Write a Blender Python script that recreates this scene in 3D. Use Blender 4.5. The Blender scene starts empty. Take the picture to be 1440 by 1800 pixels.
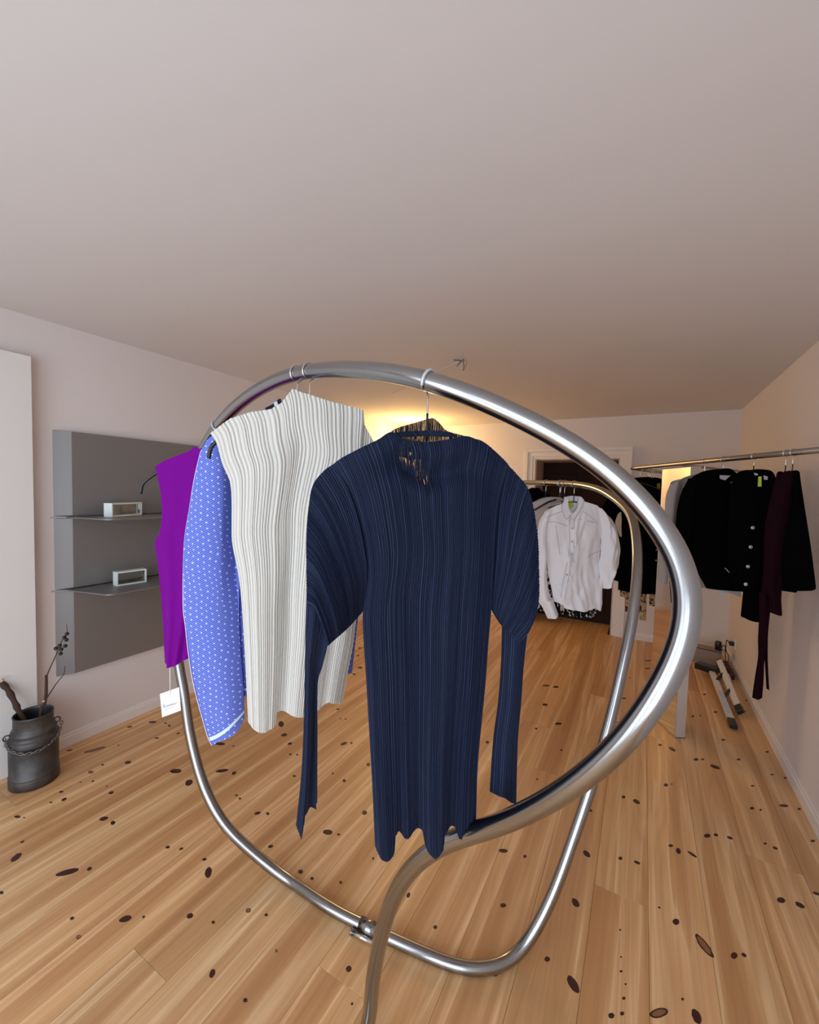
import bpy, bmesh, math, random
from mathutils import Vector, Matrix, noise
random.seed(7)
SC = bpy.context.scene
COL = SC.collection
PI = math.pi

# ------------------------------------------------------------------ camera
CAM = Vector((0.0, 0.0, 1.5))
FOC = 737.86
FW = Vector((-0.4861007, 0.87246605, -0.0500909))
RT = Vector((0.87261429, 0.48769743, 0.02637263))
UP = Vector((-0.04743843, 0.03089028, 0.99839641))
cd = bpy.data.cameras.new('camera')
cam = bpy.data.objects.new('camera', cd)
COL.objects.link(cam)
cd.sensor_fit = 'HORIZONTAL'
cd.sensor_width = 36.0
cd.lens = FOC / 1440.0 * 36.0
cd.clip_start = 0.02
m = Matrix((RT, UP, -FW)).transposed().to_4x4()
m.translation = CAM
cam.matrix_world = m
SC.camera = cam

# ------------------------------------------------------------------ light
SC.view_settings.view_transform = 'Standard'
SC.view_settings.look = 'None'
SC.view_settings.gamma = 1.0
SC.view_settings.use_curve_mapping = False
SC.view_settings.exposure = -0.40
SC.cycles.diffuse_bounces = 6
SC.cycles.max_bounces = 10
SC.cycles.transparent_max_bounces = 16
SC.cycles.sample_clamp_indirect = 6.0

world = bpy.data.worlds.new('overcast_sky')
SC.world = world
world.use_nodes = True
bg = world.node_tree.nodes['Background']
bg.inputs['Color'].default_value = (0.80, 0.90, 1.0, 1)
bg.inputs['Strength'].default_value = 6.0


def portal(x0, x1, z0, z1, y, name):
    ld = bpy.data.lights.new(name, 'AREA')
    ld.shape = 'RECTANGLE'
    ld.size = x1 - x0
    ld.size_y = z1 - z0
    ld.cycles.is_portal = True
    o = bpy.data.objects.new(name, ld)
    o.location = ((x0 + x1) / 2, y, (z0 + z1) / 2)
    o.rotation_euler = (PI / 2, 0, 0)
    COL.objects.link(o)


# shop windows behind the camera (daylight comes in through them)
REAR = -1.35
WIN = [(-2.2, -0.80, 0.05, 2.2), (-0.74, 0.72, 0.05, 2.2)]
for w in WIN:
    portal(w[0], w[1], w[2], w[3], REAR - 0.1, 'window_portal')


# ------------------------------------------------------------------ survey helpers (photo measurement -> metres)
def ray(x, y):
    return FW + RT * ((x - 720) / FOC) - UP * ((y - 900) / FOC)


def at_z(x, y, z=0.0):
    d = ray(x, y)
    return CAM + d * ((z - CAM.z) / d.z)


def at_x(x, y, X):
    d = ray(x, y)
    return CAM + d * (X / d.x)


def at_y(x, y, Y):
    d = ray(x, y)
    return CAM + d * (Y / d.y)


def at_d(x, y, D):
    return CAM + ray(x, y) * D


def crop(ox, oy, s, pts):
    return [(ox + a / s, oy + b / s) for a, b in pts]


# ------------------------------------------------------------------ materials
def mat(name, color=(0.8, 0.8, 0.8), rough=0.6, metal=0.0, **kw):
    mt = bpy.data.materials.new(name)
    mt.use_nodes = True
    b = mt.node_tree.nodes['Principled BSDF']
    b.inputs['Base Color'].default_value = (*color, 1)
    b.inputs['Roughness'].default_value = rough
    b.inputs['Metallic'].default_value = metal
    if rough >= 0.69 and metal == 0:
        b.inputs['Specular IOR Level'].default_value = 0.12
    for k, v in kw.items():
        b.inputs[k.replace('_', ' ')].default_value = v
    return mt


class NT:
    def __init__(s, mt):
        s.t = mt.node_tree
        s.b = s.t.nodes['Principled BSDF']
        s.out = s.t.nodes['Material Output']

    def n(s, typ, **kw):
        nd = s.t.nodes.new(typ)
        for k, v in kw.items():
            if k.startswith('i_'):
                nd.inputs[k[2:].replace('_', ' ')].default_value = v
            else:
                setattr(nd, k, v)
        return nd

    def l(s, a, b):
        s.t.links.new(a, b)

    def math(s, op, a, b=None, clamp=False):
        nd = s.t.nodes.new('ShaderNodeMath')
        nd.operation = op
        nd.use_clamp = clamp
        for i, v in enumerate((a, b)):
            if v is None:
                continue
            if hasattr(v, 'links'):
                s.l(v, nd.inputs[i])
            else:
                nd.inputs[i].default_value = v
        return nd.outputs[0]

    def mix(s, fac, a, b, blend='MIX'):
        nd = s.t.nodes.new('ShaderNodeMix')
        nd.data_type = 'RGBA'
        nd.blend_type = blend
        for sock, v in ((nd.inputs[0], fac), (nd.inputs[6], a), (nd.inputs[7], b)):
            if hasattr(v, 'links'):
                s.l(v, sock)
            elif isinstance(v, tuple):
                sock.default_value = (*v, 1)
            else:
                sock.default_value = v
        return nd.outputs[2]

    def ramp(s, fac, stops, interp='LINEAR'):
        nd = s.t.nodes.new('ShaderNodeValToRGB')
        nd.color_ramp.interpolation = interp
        el = nd.color_ramp.elements
        while len(el) < len(stops):
            el.new(0.5)
        for e, (p, c) in zip(el, stops):
            e.position = p
            e.color = (*c, 1) if isinstance(c, tuple) else (c, c, c, 1)
        s.l(fac, nd.inputs[0])
        return nd.outputs[0]

    def bump(s, h, strength=0.3, dist=0.002):
        nd = s.n('ShaderNodeBump', i_Strength=strength, i_Distance=dist)
        s.l(h, nd.inputs['Height'])
        s.l(nd.outputs[0], s.b.inputs['Normal'])


def plaster(name, c, var=0.02):
    mt = mat(name, c, 0.85)
    t = NT(mt)
    tc = t.n('ShaderNodeTexCoord')
    n1 = t.n('ShaderNodeTexNoise', i_Scale=1.3, i_Detail=4.0)
    t.l(tc.outputs['Object'], n1.inputs['Vector'])
    col = t.mix(n1.outputs[0], tuple(x - var for x in c), tuple(x + var for x in c))
    t.l(col, t.b.inputs['Base Color'])
    n2 = t.n('ShaderNodeTexNoise', i_Scale=220.0, i_Detail=3.0)
    t.l(tc.outputs['Object'], n2.inputs['Vector'])
    t.bump(n2.outputs[0], 0.12, 0.001)
    return mt


M_WALL = plaster('wall_paint', (0.74, 0.70, 0.70))
M_WALLR = M_WALL
M_CEIL = plaster('ceiling_paint', (0.705, 0.69, 0.70))
M_TRIM = mat('trim_gloss', (0.78, 0.75, 0.74), 0.4)
M_PANEL = plaster('panel_paint', (0.80, 0.80, 0.80), 0.01)
M_GAP = mat('floor_gap', (0.10, 0.055, 0.03), 0.9)
M_KNOT = mat('pine_knot', (0.05, 0.014, 0.010), 0.45)
M_KNOTR = mat('pine_knot_heart', (0.27, 0.12, 0.06), 0.5)
M_DARKROOM = mat('dark_room_paint', (0.09, 0.055, 0.045), 0.8)
M_BLACK = mat('black_plastic', (0.012, 0.012, 0.014), 0.35)
M_CHROME = mat('chrome_wire', (0.75, 0.75, 0.76), 0.2, 1.0)
M_BTN = mat('button_silver', (0.75, 0.75, 0.75), 0.35, 0.6)
M_PAPER = mat('paper_white', (0.85, 0.86, 0.86), 0.7)
M_INK = mat('ink_grey', (0.12, 0.13, 0.14), 0.8)


def steel(name, c, rough):
    mt = mat(name, c, rough, 1.0)
    t = NT(mt)
    tc = t.n('ShaderNodeTexCoord')
    n1 = t.n('ShaderNodeTexNoise', i_Scale=3.0, i_Detail=1.0, i_Roughness=0.5)
    t.l(tc.outputs['Object'], n1.inputs['Vector'])
    t.l(t.ramp(n1.outputs[0], [(0.3, rough - 0.02), (0.7, rough + 0.03)]), t.b.inputs['Roughness'])
    t.l(t.mix(n1.outputs[0], tuple(x * 0.94 for x in c), tuple(min(1, x * 1.05) for x in c)), t.b.inputs['Base Color'])
    return mt


M_STEEL = steel('brushed_steel', (0.33, 0.33, 0.335), 0.20)
M_STEEL2 = steel('rail_steel', (0.42, 0.39, 0.37), 0.28)
M_SHEET = mat('zinc_sheet', (0.27, 0.27, 0.275), 0.5, 0.55)
M_MIRROR = mat('mirror_steel', (0.72, 0.70, 0.68), 0.08, 1.0)


def wood():
    mt = mat('pine_board', (0.6, 0.35, 0.17), 0.34)
    t = NT(mt)
    tc = t.n('ShaderNodeTexCoord')
    oi = t.n('ShaderNodeObjectInfo')
    rnd = oi.outputs['Random']
    cmb = t.n('ShaderNodeCombineXYZ')
    t.l(t.math('MULTIPLY', rnd, 37.0), cmb.inputs[0])
    t.l(t.math('MULTIPLY', rnd, 91.0), cmb.inputs[1])
    add = t.n('ShaderNodeVectorMath', operation='ADD')
    t.l(tc.outputs['Object'], add.inputs[0])
    t.l(cmb.outputs[0], add.inputs[1])
    P = add.outputs[0]

    def mapped(sx, sy, sc, det, rough=0.5, dist=0.0):
        mp = t.n('ShaderNodeMapping')
        mp.inputs['Scale'].default_value = (sx, sy, 1)
        t.l(P, mp.inputs[0])
        nn = t.n('ShaderNodeTexNoise', i_Scale=sc, i_Detail=det, i_Roughness=rough, i_Distortion=dist)
        t.l(mp.outputs[0], nn.inputs['Vector'])
        return nn.outputs[0]

    big = mapped(9.0, 0.35, 1.0, 2.0)             # heart / sapwood bands along each board
    med = mapped(26.0, 0.7, 1.0, 3.0, 0.55, 0.4)
    fine = mapped(150.0, 2.2, 1.0, 4.0, 0.6)
    # growth ring figure
    mp = t.n('ShaderNodeMapping')
    mp.inputs['Scale'].default_value = (9.0, 0.55, 1)
    t.l(P, mp.inputs[0])
    nz = t.n('ShaderNodeTexNoise', i_Scale=1.0, i_Detail=1.0)
    t.l(mp.outputs[0], nz.inputs['Vector'])
    rings = t.math('SINE', t.math('MULTIPLY', nz.outputs[0], 95.0))
    rings = t.math('MULTIPLY', t.math('ADD', rings, 1.0), 0.5)
    rings = t.math('POWER', rings, 2.2)
    base = t.ramp(big, [(0.36, (0.56, 0.315, 0.145)), (0.47, (0.66, 0.405, 0.195)), (0.503, (0.73, 0.47, 0.245)), (0.512, (0.86, 0.61, 0.355)), (0.58, (0.74, 0.475, 0.24)), (0.7, (0.63, 0.37, 0.175))])
    c = t.mix(t.math('MULTIPLY', t.ramp(med, [(0.46, 0.0), (0.62, 1.0)]), 0.28), base, (0.44, 0.21, 0.085))
    c = t.mix(t.math('MULTIPLY', rings, 0.13), c, (0.34, 0.14, 0.05))
    c = t.mix(t.math('MULTIPLY', t.ramp(fine, [(0.4, 0.0), (0.7, 1.0)]), 0.22), c, (0.36, 0.17, 0.07))
    tint = t.ramp(rnd, [(0.0, (0.90, 0.85, 0.80)), (0.35, (1.0, 1.0, 1.0)), (0.7, (1.04, 1.0, 0.95)), (1.0, (0.93, 0.88, 0.84))])
    c = t.mix(1.0, c, tint, 'MULTIPLY')
    t.l(c, t.b.inputs['Base Color'])
    t.l(t.ramp(fine, [(0.3, 0.30), (0.7, 0.42)]), t.b.inputs['Roughness'])
    t.bump(fine, 0.08, 0.001)
    return mt


M_WOOD = wood()


def cloth_mat(name, c1, c2, rough=0.85, scale=(1, 1), sheen=0.02, fiber=900.0, through=None):
    """pleated cloth: c1 valley, c2 ridge, following the uv of the pleats"""
    mt = mat(name, c1, rough)
    t = NT(mt)
    t.b.inputs['Sheen Weight'].default_value = sheen
    uv = t.n('ShaderNodeUVMap', uv_map='uv')
    mp = t.n('ShaderNodeMapping')
    mp.inputs['Scale'].default_value = (scale[0], scale[1], 1)
    t.l(uv.outputs[0], mp.inputs[0])
    nn = t.n('ShaderNodeTexNoise', i_Scale=1.0, i_Detail=3.0, i_Roughness=0.6)
    t.l(mp.outputs[0], nn.inputs['Vector'])
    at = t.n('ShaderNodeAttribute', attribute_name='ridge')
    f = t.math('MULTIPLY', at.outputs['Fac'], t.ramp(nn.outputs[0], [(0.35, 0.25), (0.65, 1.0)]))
    col = t.mix(f, c1, c2)  # pleat shading put into the colour: shaded valleys, lighter sheen on ridges
    t.l(col, t.b.inputs['Base Color'])
    tc = t.n('ShaderNodeTexCoord')
    n2 = t.n('ShaderNodeTexNoise', i_Scale=fiber, i_Detail=2.0)
    t.l(tc.outputs['Object'], n2.inputs['Vector'])
    t.bump(n2.outputs[0], 0.25, 0.0006)
    return mt


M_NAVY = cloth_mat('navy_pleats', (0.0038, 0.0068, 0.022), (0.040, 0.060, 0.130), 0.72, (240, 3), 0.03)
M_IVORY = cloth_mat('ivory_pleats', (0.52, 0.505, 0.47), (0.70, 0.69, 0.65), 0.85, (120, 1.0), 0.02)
M_PURPLE = mat('purple_jersey', (0.165, 0.0, 0.24), 0.8)
M_SHIRT = mat('white_poplin', (0.90, 0.92, 0.98), 0.8)
M_GREYCOAT = mat('grey_beige_wool', (0.36, 0.325, 0.31), 0.95)
M_BLACKC = mat('black_wool', (0.0016, 0.0014, 0.0016), 0.97, Specular_IOR_Level=0.03)
M_MAROON = mat('dark_maroon_silk', (0.009, 0.0008, 0.003), 0.8, Specular_IOR_Level=0.06)
M_LABEL = mat('garment_label', (0.45, 0.44, 0.45), 0.8)
M_SHADELINE = mat('grey_shade_line', (0.42, 0.42, 0.46), 0.9)  # grey of the lines that imitate shadow at shirt edges and creases
M_GREEN = mat('lime_tag', (0.50, 0.62, 0.05), 0.6)
M_CREAM = mat('cream_cloth', (0.62, 0.55, 0.47), 0.9)
M_DUSK = mat('dark_violet_cloth', (0.03, 0.02, 0.04), 0.9)

# sheer navy for the funnel neck: open threads between the pleats
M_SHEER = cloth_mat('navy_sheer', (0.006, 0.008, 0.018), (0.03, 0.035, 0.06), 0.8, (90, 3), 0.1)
_t = NT(M_SHEER)
_uv = _t.n('ShaderNodeUVMap', uv_map='uv')
_mp = _t.n('ShaderNodeMapping')
_mp.inputs['Scale'].default_value = (75, 2.0, 1)
_t.l(_uv.outputs[0], _mp.inputs[0])
_nn = _t.n('ShaderNodeTexNoise', i_Scale=1.0, i_Detail=2.0)
_t.l(_mp.outputs[0], _nn.inputs['Vector'])
_tr = _t.n('ShaderNodeBsdfTransparent')
_ms = _t.n('ShaderNodeMixShader')
_t.l(_t.ramp(_nn.outputs[0], [(0.48, 0.0), (0.74, 0.32)]), _ms.inputs[0])
_t.l(_t.b.outputs[0], _ms.inputs[1])
_t.l(_tr.outputs[0], _ms.inputs[2])
_t.l(_ms.outputs[0], _t.out.inputs[0])


def navy_body_mat():
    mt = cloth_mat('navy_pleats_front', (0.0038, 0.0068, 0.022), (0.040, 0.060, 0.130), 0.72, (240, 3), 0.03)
    t = NT(mt)
    uv = t.n('ShaderNodeUVMap', uv_map='uv')
    sp = t.n('ShaderNodeSeparateXYZ')
    t.l(uv.outputs[0], sp.inputs[0])
    mp = t.n('ShaderNodeMapping')
    mp.inputs['Scale'].default_value = (190, 14, 1)
    t.l(uv.outputs[0], mp.inputs[0])
    nn = t.n('ShaderNodeTexNoise', i_Scale=1.0, i_Detail=1.0)
    t.l(mp.outputs[0], nn.inputs['Vector'])

    def spot(u0, v0, su, sv, a):
        du = t.math('DIVIDE', t.math('SUBTRACT', sp.outputs[0], u0), su)
        dv = t.math('DIVIDE', t.math('SUBTRACT', sp.outputs[1], v0), sv)
        q = t.math('ADD', t.math('MULTIPLY', du, du), t.math('MULTIPLY', dv, dv))
        return t.math('MULTIPLY', t.math('SUBTRACT', 1.0, q, True), a)
    m1 = t.math('MAXIMUM', spot(0.40, 0.045, 0.10, 0.035, 0.8), spot(0.475, 0.095, 0.05, 0.045, 0.8))
    thr = t.ramp(nn.outputs[0], [(0.50, 0.0), (0.64, 1.0)])
    tr = t.n('ShaderNodeBsdfTransparent')
    ms = t.n('ShaderNodeMixShader')
    t.l(t.math('MULTIPLY', m1, thr), ms.inputs[0])
    t.l(t.b.outputs[0], ms.inputs[1])
    t.l(tr.outputs[0], ms.inputs[2])
    t.l(ms.outputs[0], t.out.inputs[0])
    return mt


M_NAVYB = navy_body_mat()


def blue_mat():
    mt = mat('blue_dotted_pinstripe', (0.16, 0.2, 0.75), 0.8)
    t = NT(mt)
    uv = t.n('ShaderNodeUVMap', uv_map='uv')
    sp = t.n('ShaderNodeSeparateXYZ')
    t.l(uv.outputs[0], sp.inputs[0])
    U, V = sp.outputs[0], sp.outputs[1]      # metres across / along the pleats
    st = t.math('PINGPONG', t.math('MULTIPLY', V, 1.0 / 0.0046), 0.5)
    stripe = t.ramp(st, [(0.14, 0.0), (0.30, 1.0)])
    nn = t.n('ShaderNodeTexNoise', i_Scale=14.0, i_Detail=2.0)
    t.l(uv.outputs[0], nn.inputs['Vector'])
    col = t.mix(stripe, (0.060, 0.075, 0.40), (0.19, 0.26, 0.74))
    # dots, staggered
    row = t.math('FLOOR', t.math('DIVIDE', V, 0.0138))
    off = t.math('MULTIPLY', t.math('MODULO', row, 2.0), 0.5)
    du = t.math('SUBTRACT', t.math('FRACT', t.math('ADD', t.math('DIVIDE', U, 0.0165), t.math('ADD', off, t.math('MULTIPLY', nn.outputs[0], 2.2)))), 0.5)
    dv = t.math('SUBTRACT', t.math('FRACT', t.math('DIVIDE', V, 0.0138)), 0.5)
    du = t.math('MULTIPLY', du, 1.25)
    q = t.math('ADD', t.math('MULTIPLY', du, du), t.math('MULTIPLY', dv, dv))
    dot = t.ramp(q, [(0.004, 1.0), (0.040, 0.0)])
    col = t.mix(t.math('MULTIPLY', dot, 0.9), col, (0.66, 0.80, 0.98))
    t.l(col, t.b.inputs['Base Color'])
    t.bump(st, 0.5, 0.001)
    return mt


M_BLUE = blue_mat()
M_SELV = mat('selvage_thread', (0.75, 0.68, 0.88), 0.8)
M_BLUEHEM = mat('pale_blue_hem', (0.62, 0.78, 0.92), 0.8)


def pattern_mat(name, c1, c2, scale, thr=0.5, c3=None, sx=1.0):
    mt = mat(name, c1, 0.9)
    t = NT(mt)
    tc = t.n('ShaderNodeTexCoord')
    mp = t.n('ShaderNodeMapping')
    mp.inputs['Scale'].default_value = (sx, sx, 1.0)
    t.l(tc.outputs['Object'], mp.inputs[0])
    nn = t.n('ShaderNodeTexNoise', i_Scale=scale, i_Detail=1.5, i_Distortion=1.2)
    t.l(mp.outputs[0], nn.inputs['Vector'])
    stops = [(thr - 0.02, c1), (thr + 0.02, c2)]
    if c3:
        stops.append((thr + 0.12, c3))
    t.l(t.ramp(nn.outputs[0], stops), t.b.inputs['Base Color'])
    return mt


M_ZEBRA = pattern_mat('black_white_print', (0.006, 0.006, 0.008), (0.62, 0.62, 0.60), 26.0, 0.56, None, 1.6)
M_FLORAL = pattern_mat('brown_floral_print', (0.05, 0.025, 0.015), (0.30, 0.16, 0.08), 30.0, 0.42, (0.50, 0.35, 0.22))


def canmat():
    mt = mat('patinated_iron', (0.09, 0.09, 0.09), 0.5, 0.75)
    t = NT(mt)
    tc = t.n('ShaderNodeTexCoord')
    n1 = t.n('ShaderNodeTexNoise', i_Scale=7.0, i_Detail=6.0, i_Roughness=0.65)
    t.l(tc.outputs['Object'], n1.inputs['Vector'])
    c = t.ramp(n1.outputs[0], [(0.35, (0.055, 0.055, 0.057)), (0.58, (0.11, 0.11, 0.115)), (0.72, (0.20, 0.17, 0.15))])
    t.l(c, t.b.inputs['Base Color'])
    t.l(t.ramp(n1.outputs[0], [(0.3, 0.38), (0.7, 0.62)]), t.b.inputs['Roughness'])
    t.bump(n1.outputs[0], 0.3, 0.004)
    return mt


M_CAN = canmat()
M_CHAIN = mat('worn_chain', (0.22, 0.22, 0.23), 0.4, 0.9)
M_TWIG = mat('dry_twig', (0.07, 0.045, 0.035), 0.8)
M_TWIGCUT = mat('cut_wood', (0.55, 0.42, 0.33), 0.8)
M_BERRY = mat('dark_berry', (0.015, 0.013, 0.014), 0.5)
M_ALU = mat('ladder_aluminium', (0.80, 0.81, 0.83), 0.35, 0.35)
M_STICKER = mat('ladder_sticker', (0.50, 0.62, 0.85), 0.5)
M_BOX = mat('grey_brown_box', (0.34, 0.27, 0.24), 0.7)
M_CABLE = mat('cable_maroon', (0.07, 0.012, 0.015), 0.5)
M_DOOR = mat('dark_brown_door', (0.032, 0.016, 0.012), 0.75)


def glassmat():
    mt = bpy.data.materials.new('glass_block')
    mt.use_nodes = True
    t = NT(mt)
    t.b.inputs['Base Color'].default_value = (0.93, 0.98, 0.97, 1)
    t.b.inputs['Transmission Weight'].default_value = 1.0
    t.b.inputs['Roughness'].default_value = 0.05
    t.b.inputs['IOR'].default_value = 1.45
    tc = t.n('ShaderNodeTexCoord')
    n1 = t.n('ShaderNodeTexNoise', i_Scale=18.0, i_Detail=1.0)
    t.l(tc.outputs['Object'], n1.inputs['Vector'])
    t.bump(n1.outputs[0], 0.6, 0.01)
    return mt


M_GLASS = glassmat()
M_CLEAR = mat('clear_plastic', (0.85, 0.87, 0.90), 0.15, 0.0, Transmission_Weight=0.6)
M_GLASSEDGE = mat('glass_block_edge', (0.80, 0.90, 0.89), 0.3)
M_BULB = bpy.data.materials.new('warm_bulb')
M_BULB.use_nodes = True
_b = M_BULB.node_tree.nodes['Principled BSDF']
_b.inputs['Emission Color'].default_value = (1.0, 0.66, 0.28, 1)
_b.inputs['Emission Strength'].default_value = 30.0


# ------------------------------------------------------------------ object helpers
def link(name, me, mt=None, parent=None, smooth=False):
    o = bpy.data.objects.new(name, me)
    COL.objects.link(o)
    if mt:
        me.materials.append(mt)
    if parent:
        o.parent = parent
    if smooth:
        me.polygons.foreach_set('use_smooth', [True] * len(me.polygons))
    return o


def thing(name, label, cat, loc=(0, 0, 0), rz=0.0, group=None):
    o = bpy.data.objects.new(name, None)
    o.empty_display_size = 0.05
    COL.objects.link(o)
    o.location = loc
    o.rotation_euler = (0, 0, rz)
    o['label'] = label
    o['category'] = cat
    if group:
        o['group'] = group
    return o


def struct(o, label=None):
    o['kind'] = 'structure'
    if label:
        o['label'] = label
    return o


def mesh(verts, faces, name='m'):
    me = bpy.data.meshes.new(name)
    me.from_pydata([tuple(v) for v in verts], [], faces)
    me.update()
    return me


def bm_box(bm, x0, x1, y0, y1, z0, z1, bevel=0.0, M=None):
    r = bmesh.ops.create_cube(bm, size=1.0)
    vs = r['verts']
    for v in vs:
        v.co = Vector(((x0 + x1) / 2 + v.co.x * (x1 - x0), (y0 + y1) / 2 + v.co.y * (y1 - y0), (z0 + z1) / 2 + v.co.z * (z1 - z0)))
        if M is not None:
            v.co = M @ v.co
    if bevel:
        es = list({e for v in vs for e in v.link_edges})
        bmesh.ops.bevel(bm, geom=es, offset=bevel, segments=2, affect='EDGES', profile=0.5)


def box(name, x0, x1, y0, y1, z0, z1, mt, parent=None, bevel=0.0, M=None):
    bm = bmesh.new()
    bm_box(bm, x0, x1, y0, y1, z0, z1, bevel, M)
    me = bpy.data.meshes.new(name)
    bm.to_mesh(me)
    bm.free()
    return link(name, me, mt, parent)


def hexa(name, pts, mt, parent=None, bevel=0.0):
    """8 corner points: bottom 4 (ring) then top 4 (ring)"""
    f = [(3, 2, 1, 0), (4, 5, 6, 7), (0, 1, 5, 4), (1, 2, 6, 5), (2, 3, 7, 6), (3, 0, 4, 7)]
    bm = bmesh.new()
    vs = [bm.verts.new(p) for p in pts]
    for q in f:
        bm.faces.new([vs[i] for i in q])
    bmesh.ops.recalc_face_normals(bm, faces=bm.faces)
    if bevel:
        bmesh.ops.bevel(bm, geom=list(bm.edges), offset=bevel, segments=2, affect='EDGES', profile=0.5)
    me = bpy.data.meshes.new(name)
    bm.to_mesh(me)
    bm.free()
    return link(name, me, mt, parent)


def catmull(P, n=8):
    P = [Vector(p) for p in P]
    Q = [P[0] * 2 - P[1]] + P + [P[-1] * 2 - P[-2]]
    out = []
    for i in range(1, len(Q) - 2):
        a, b, c, d = Q[i - 1:i + 3]
        for k in range(n):
            t = k / n
            out.append(0.5 * ((2 * b) + (c - a) * t + (2 * a - 5 * b + 4 * c - d) * t * t + (3 * b - a - 3 * c + d) * t ** 3))
    out.append(P[-1])
    return out


def resample(P, step):
    L = [0]
    for a, b in zip(P, P[1:]):
        L.append(L[-1] + (b - a).length)
    n = max(2, int(L[-1] / step))
    out = []
    j = 0
    for i in range(n + 1):
        s = L[-1] * i / n
        while j < len(P) - 2 and L[j + 1] < s:
            j += 1
        d = L[j + 1] - L[j]
        out.append(P[j].lerp(P[j + 1], 0 if d == 0 else (s - L[j]) / d))
    return out


def sweep(P, r, ns=10, r_end=None, cap=True):
    """tube mesh data along points P"""
    P = [Vector(p) for p in P]
    n = len(P)
    T = [(P[min(i + 1, n - 1)] - P[max(i - 1, 0)]).normalized() for i in range(n)]
    ref = Vector((0, 0, 1)) if abs(T[0].z) < 0.9 else Vector((1, 0, 0))
    N = T[0].cross(ref).normalized()
    vs, fs = [], []
    for i in range(n):
        if i:
            N = (N - T[i] * N.dot(T[i])).normalized()
        B = T[i].cross(N)
        rr = r if not isinstance(r, (list, tuple)) else r[i]
        if r_end is not None:
            rr = r + (r_end - r) * i / (n - 1)
        for k in range(ns):
            a = 2 * PI * k / ns
            vs.append(P[i] + (N * math.cos(a) + B * math.sin(a)) * rr)
    for i in range(n - 1):
        for k in range(ns):
            k2 = (k + 1) % ns
            fs.append((i * ns + k, i * ns + k2, (i + 1) * ns + k2, (i + 1) * ns + k))
    if cap:
        fs.append(tuple(range(ns))[::-1])
        fs.append(tuple((n - 1) * ns + k for k in range(ns)))
    return vs, fs


def tube(name, P, r, mt, parent=None, ns=10, r_end=None, loc=None):
    if loc is not None:
        P = [Vector(p) - loc for p in P]
    vs, fs = sweep(P, r, ns, r_end)
    return link(name, mesh(vs, fs, name), mt, parent, True)


def lathe(name, prof, mt, parent=None, ns=48, loc=(0, 0, 0)):
    vs, fs = [], []
    for (r, z) in prof:
        for k in range(ns):
            a = 2 * PI * k / ns
            vs.append((loc[0] + r * math.cos(a), loc[1] + r * math.sin(a), loc[2] + z))
    for i in range(len(prof) - 1):
        for k in range(ns):
            k2 = (k + 1) % ns
            fs.append((i * ns + k, i * ns + k2, (i + 1) * ns + k2, (i + 1) * ns + k))
    return link(name, mesh(vs, fs, name), mt, parent, True)


# ------------------------------------------------------------------ room shell
XL, XR, YB, H = -2.8036, 0.7626, 4.988, 2.347
TH = 0.15
wl = box('wall_left', XL - TH, XL, REAR, YB + TH, -0.05, H + 0.05, M_WALL)
struct(wl)
wr = box('wall_right', XR, XR + TH, REAR, YB + TH, -0.05, H + 0.05, M_WALLR)
struct(wr)
ce = box('ceiling', XL - TH, XR + TH, REAR - TH, YB + 0.6, H, H + TH, M_CEIL)
struct(ce)

# back wall with the door opening
DX0, DX1, DZ, DD = -1.119, -0.243, 1.905, 0.44
bm = bmesh.new()
bm_box(bm, XL, DX0, YB, YB + DD, -0.05, H)
bm_box(bm, DX1, XR, YB, YB + DD, -0.05, H)
bm_box(bm, DX0, DX1, YB, YB + DD, DZ, H)
me = bpy.data.meshes.new('wall_back')
bm.to_mesh(me)
bm.free()
struct(link('wall_back', me, M_WALL))
# rear wall (behind the camera) with two shop windows
bm = bmesh.new()
xs = [XL - TH, WIN[0][0], WIN[0][1], WIN[1][0], WIN[1][1], XR + TH]
bm_box(bm, xs[0], xs[1], REAR - TH, REAR, -0.05, H)
bm_box(bm, xs[2], xs[3], REAR - TH, REAR, -0.05, H)
bm_box(bm, xs[4], xs[5], REAR - TH, REAR, -0.05, H)
for w in WIN:
    bm_box(bm, w[0], w[1], REAR - TH, REAR, -0.05, w[2])
    bm_box(bm, w[0], w[1], REAR - TH, REAR, w[3], H)
me = bpy.data.meshes.new('wall_front')
bm.to_mesh(me)
bm.free()
struct(link('wall_front', me, M_WALL))
for i, w in enumerate(WIN):
    bm = bmesh.new()
    t_ = 0.045
    y0, y1 = REAR - 0.09, REAR - 0.03
    bm_box(bm, w[0], w[0] + t_, y0, y1, w[2], w[3])
    bm_box(bm, w[1] - t_, w[1], y0, y1, w[2], w[3])
    bm_box(bm, w[0] + t_, w[1] - t_, y0, y1, w[2], w[2] + t_)
    bm_box(bm, w[0] + t_, w[1] - t_, y0, y1, w[3] - t_, w[3])
    bm_box(bm, (w[0] + w[1]) / 2 - 0.015, (w[0] + w[1]) / 2 + 0.015, y0, y1, w[2] + t_, w[3] - t_)
    me = bpy.data.meshes.new('window_frame')
    bm.to_mesh(me)
    bm.free()
    struct(link('window_%d' % (i + 1), me, M_TRIM))

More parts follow.
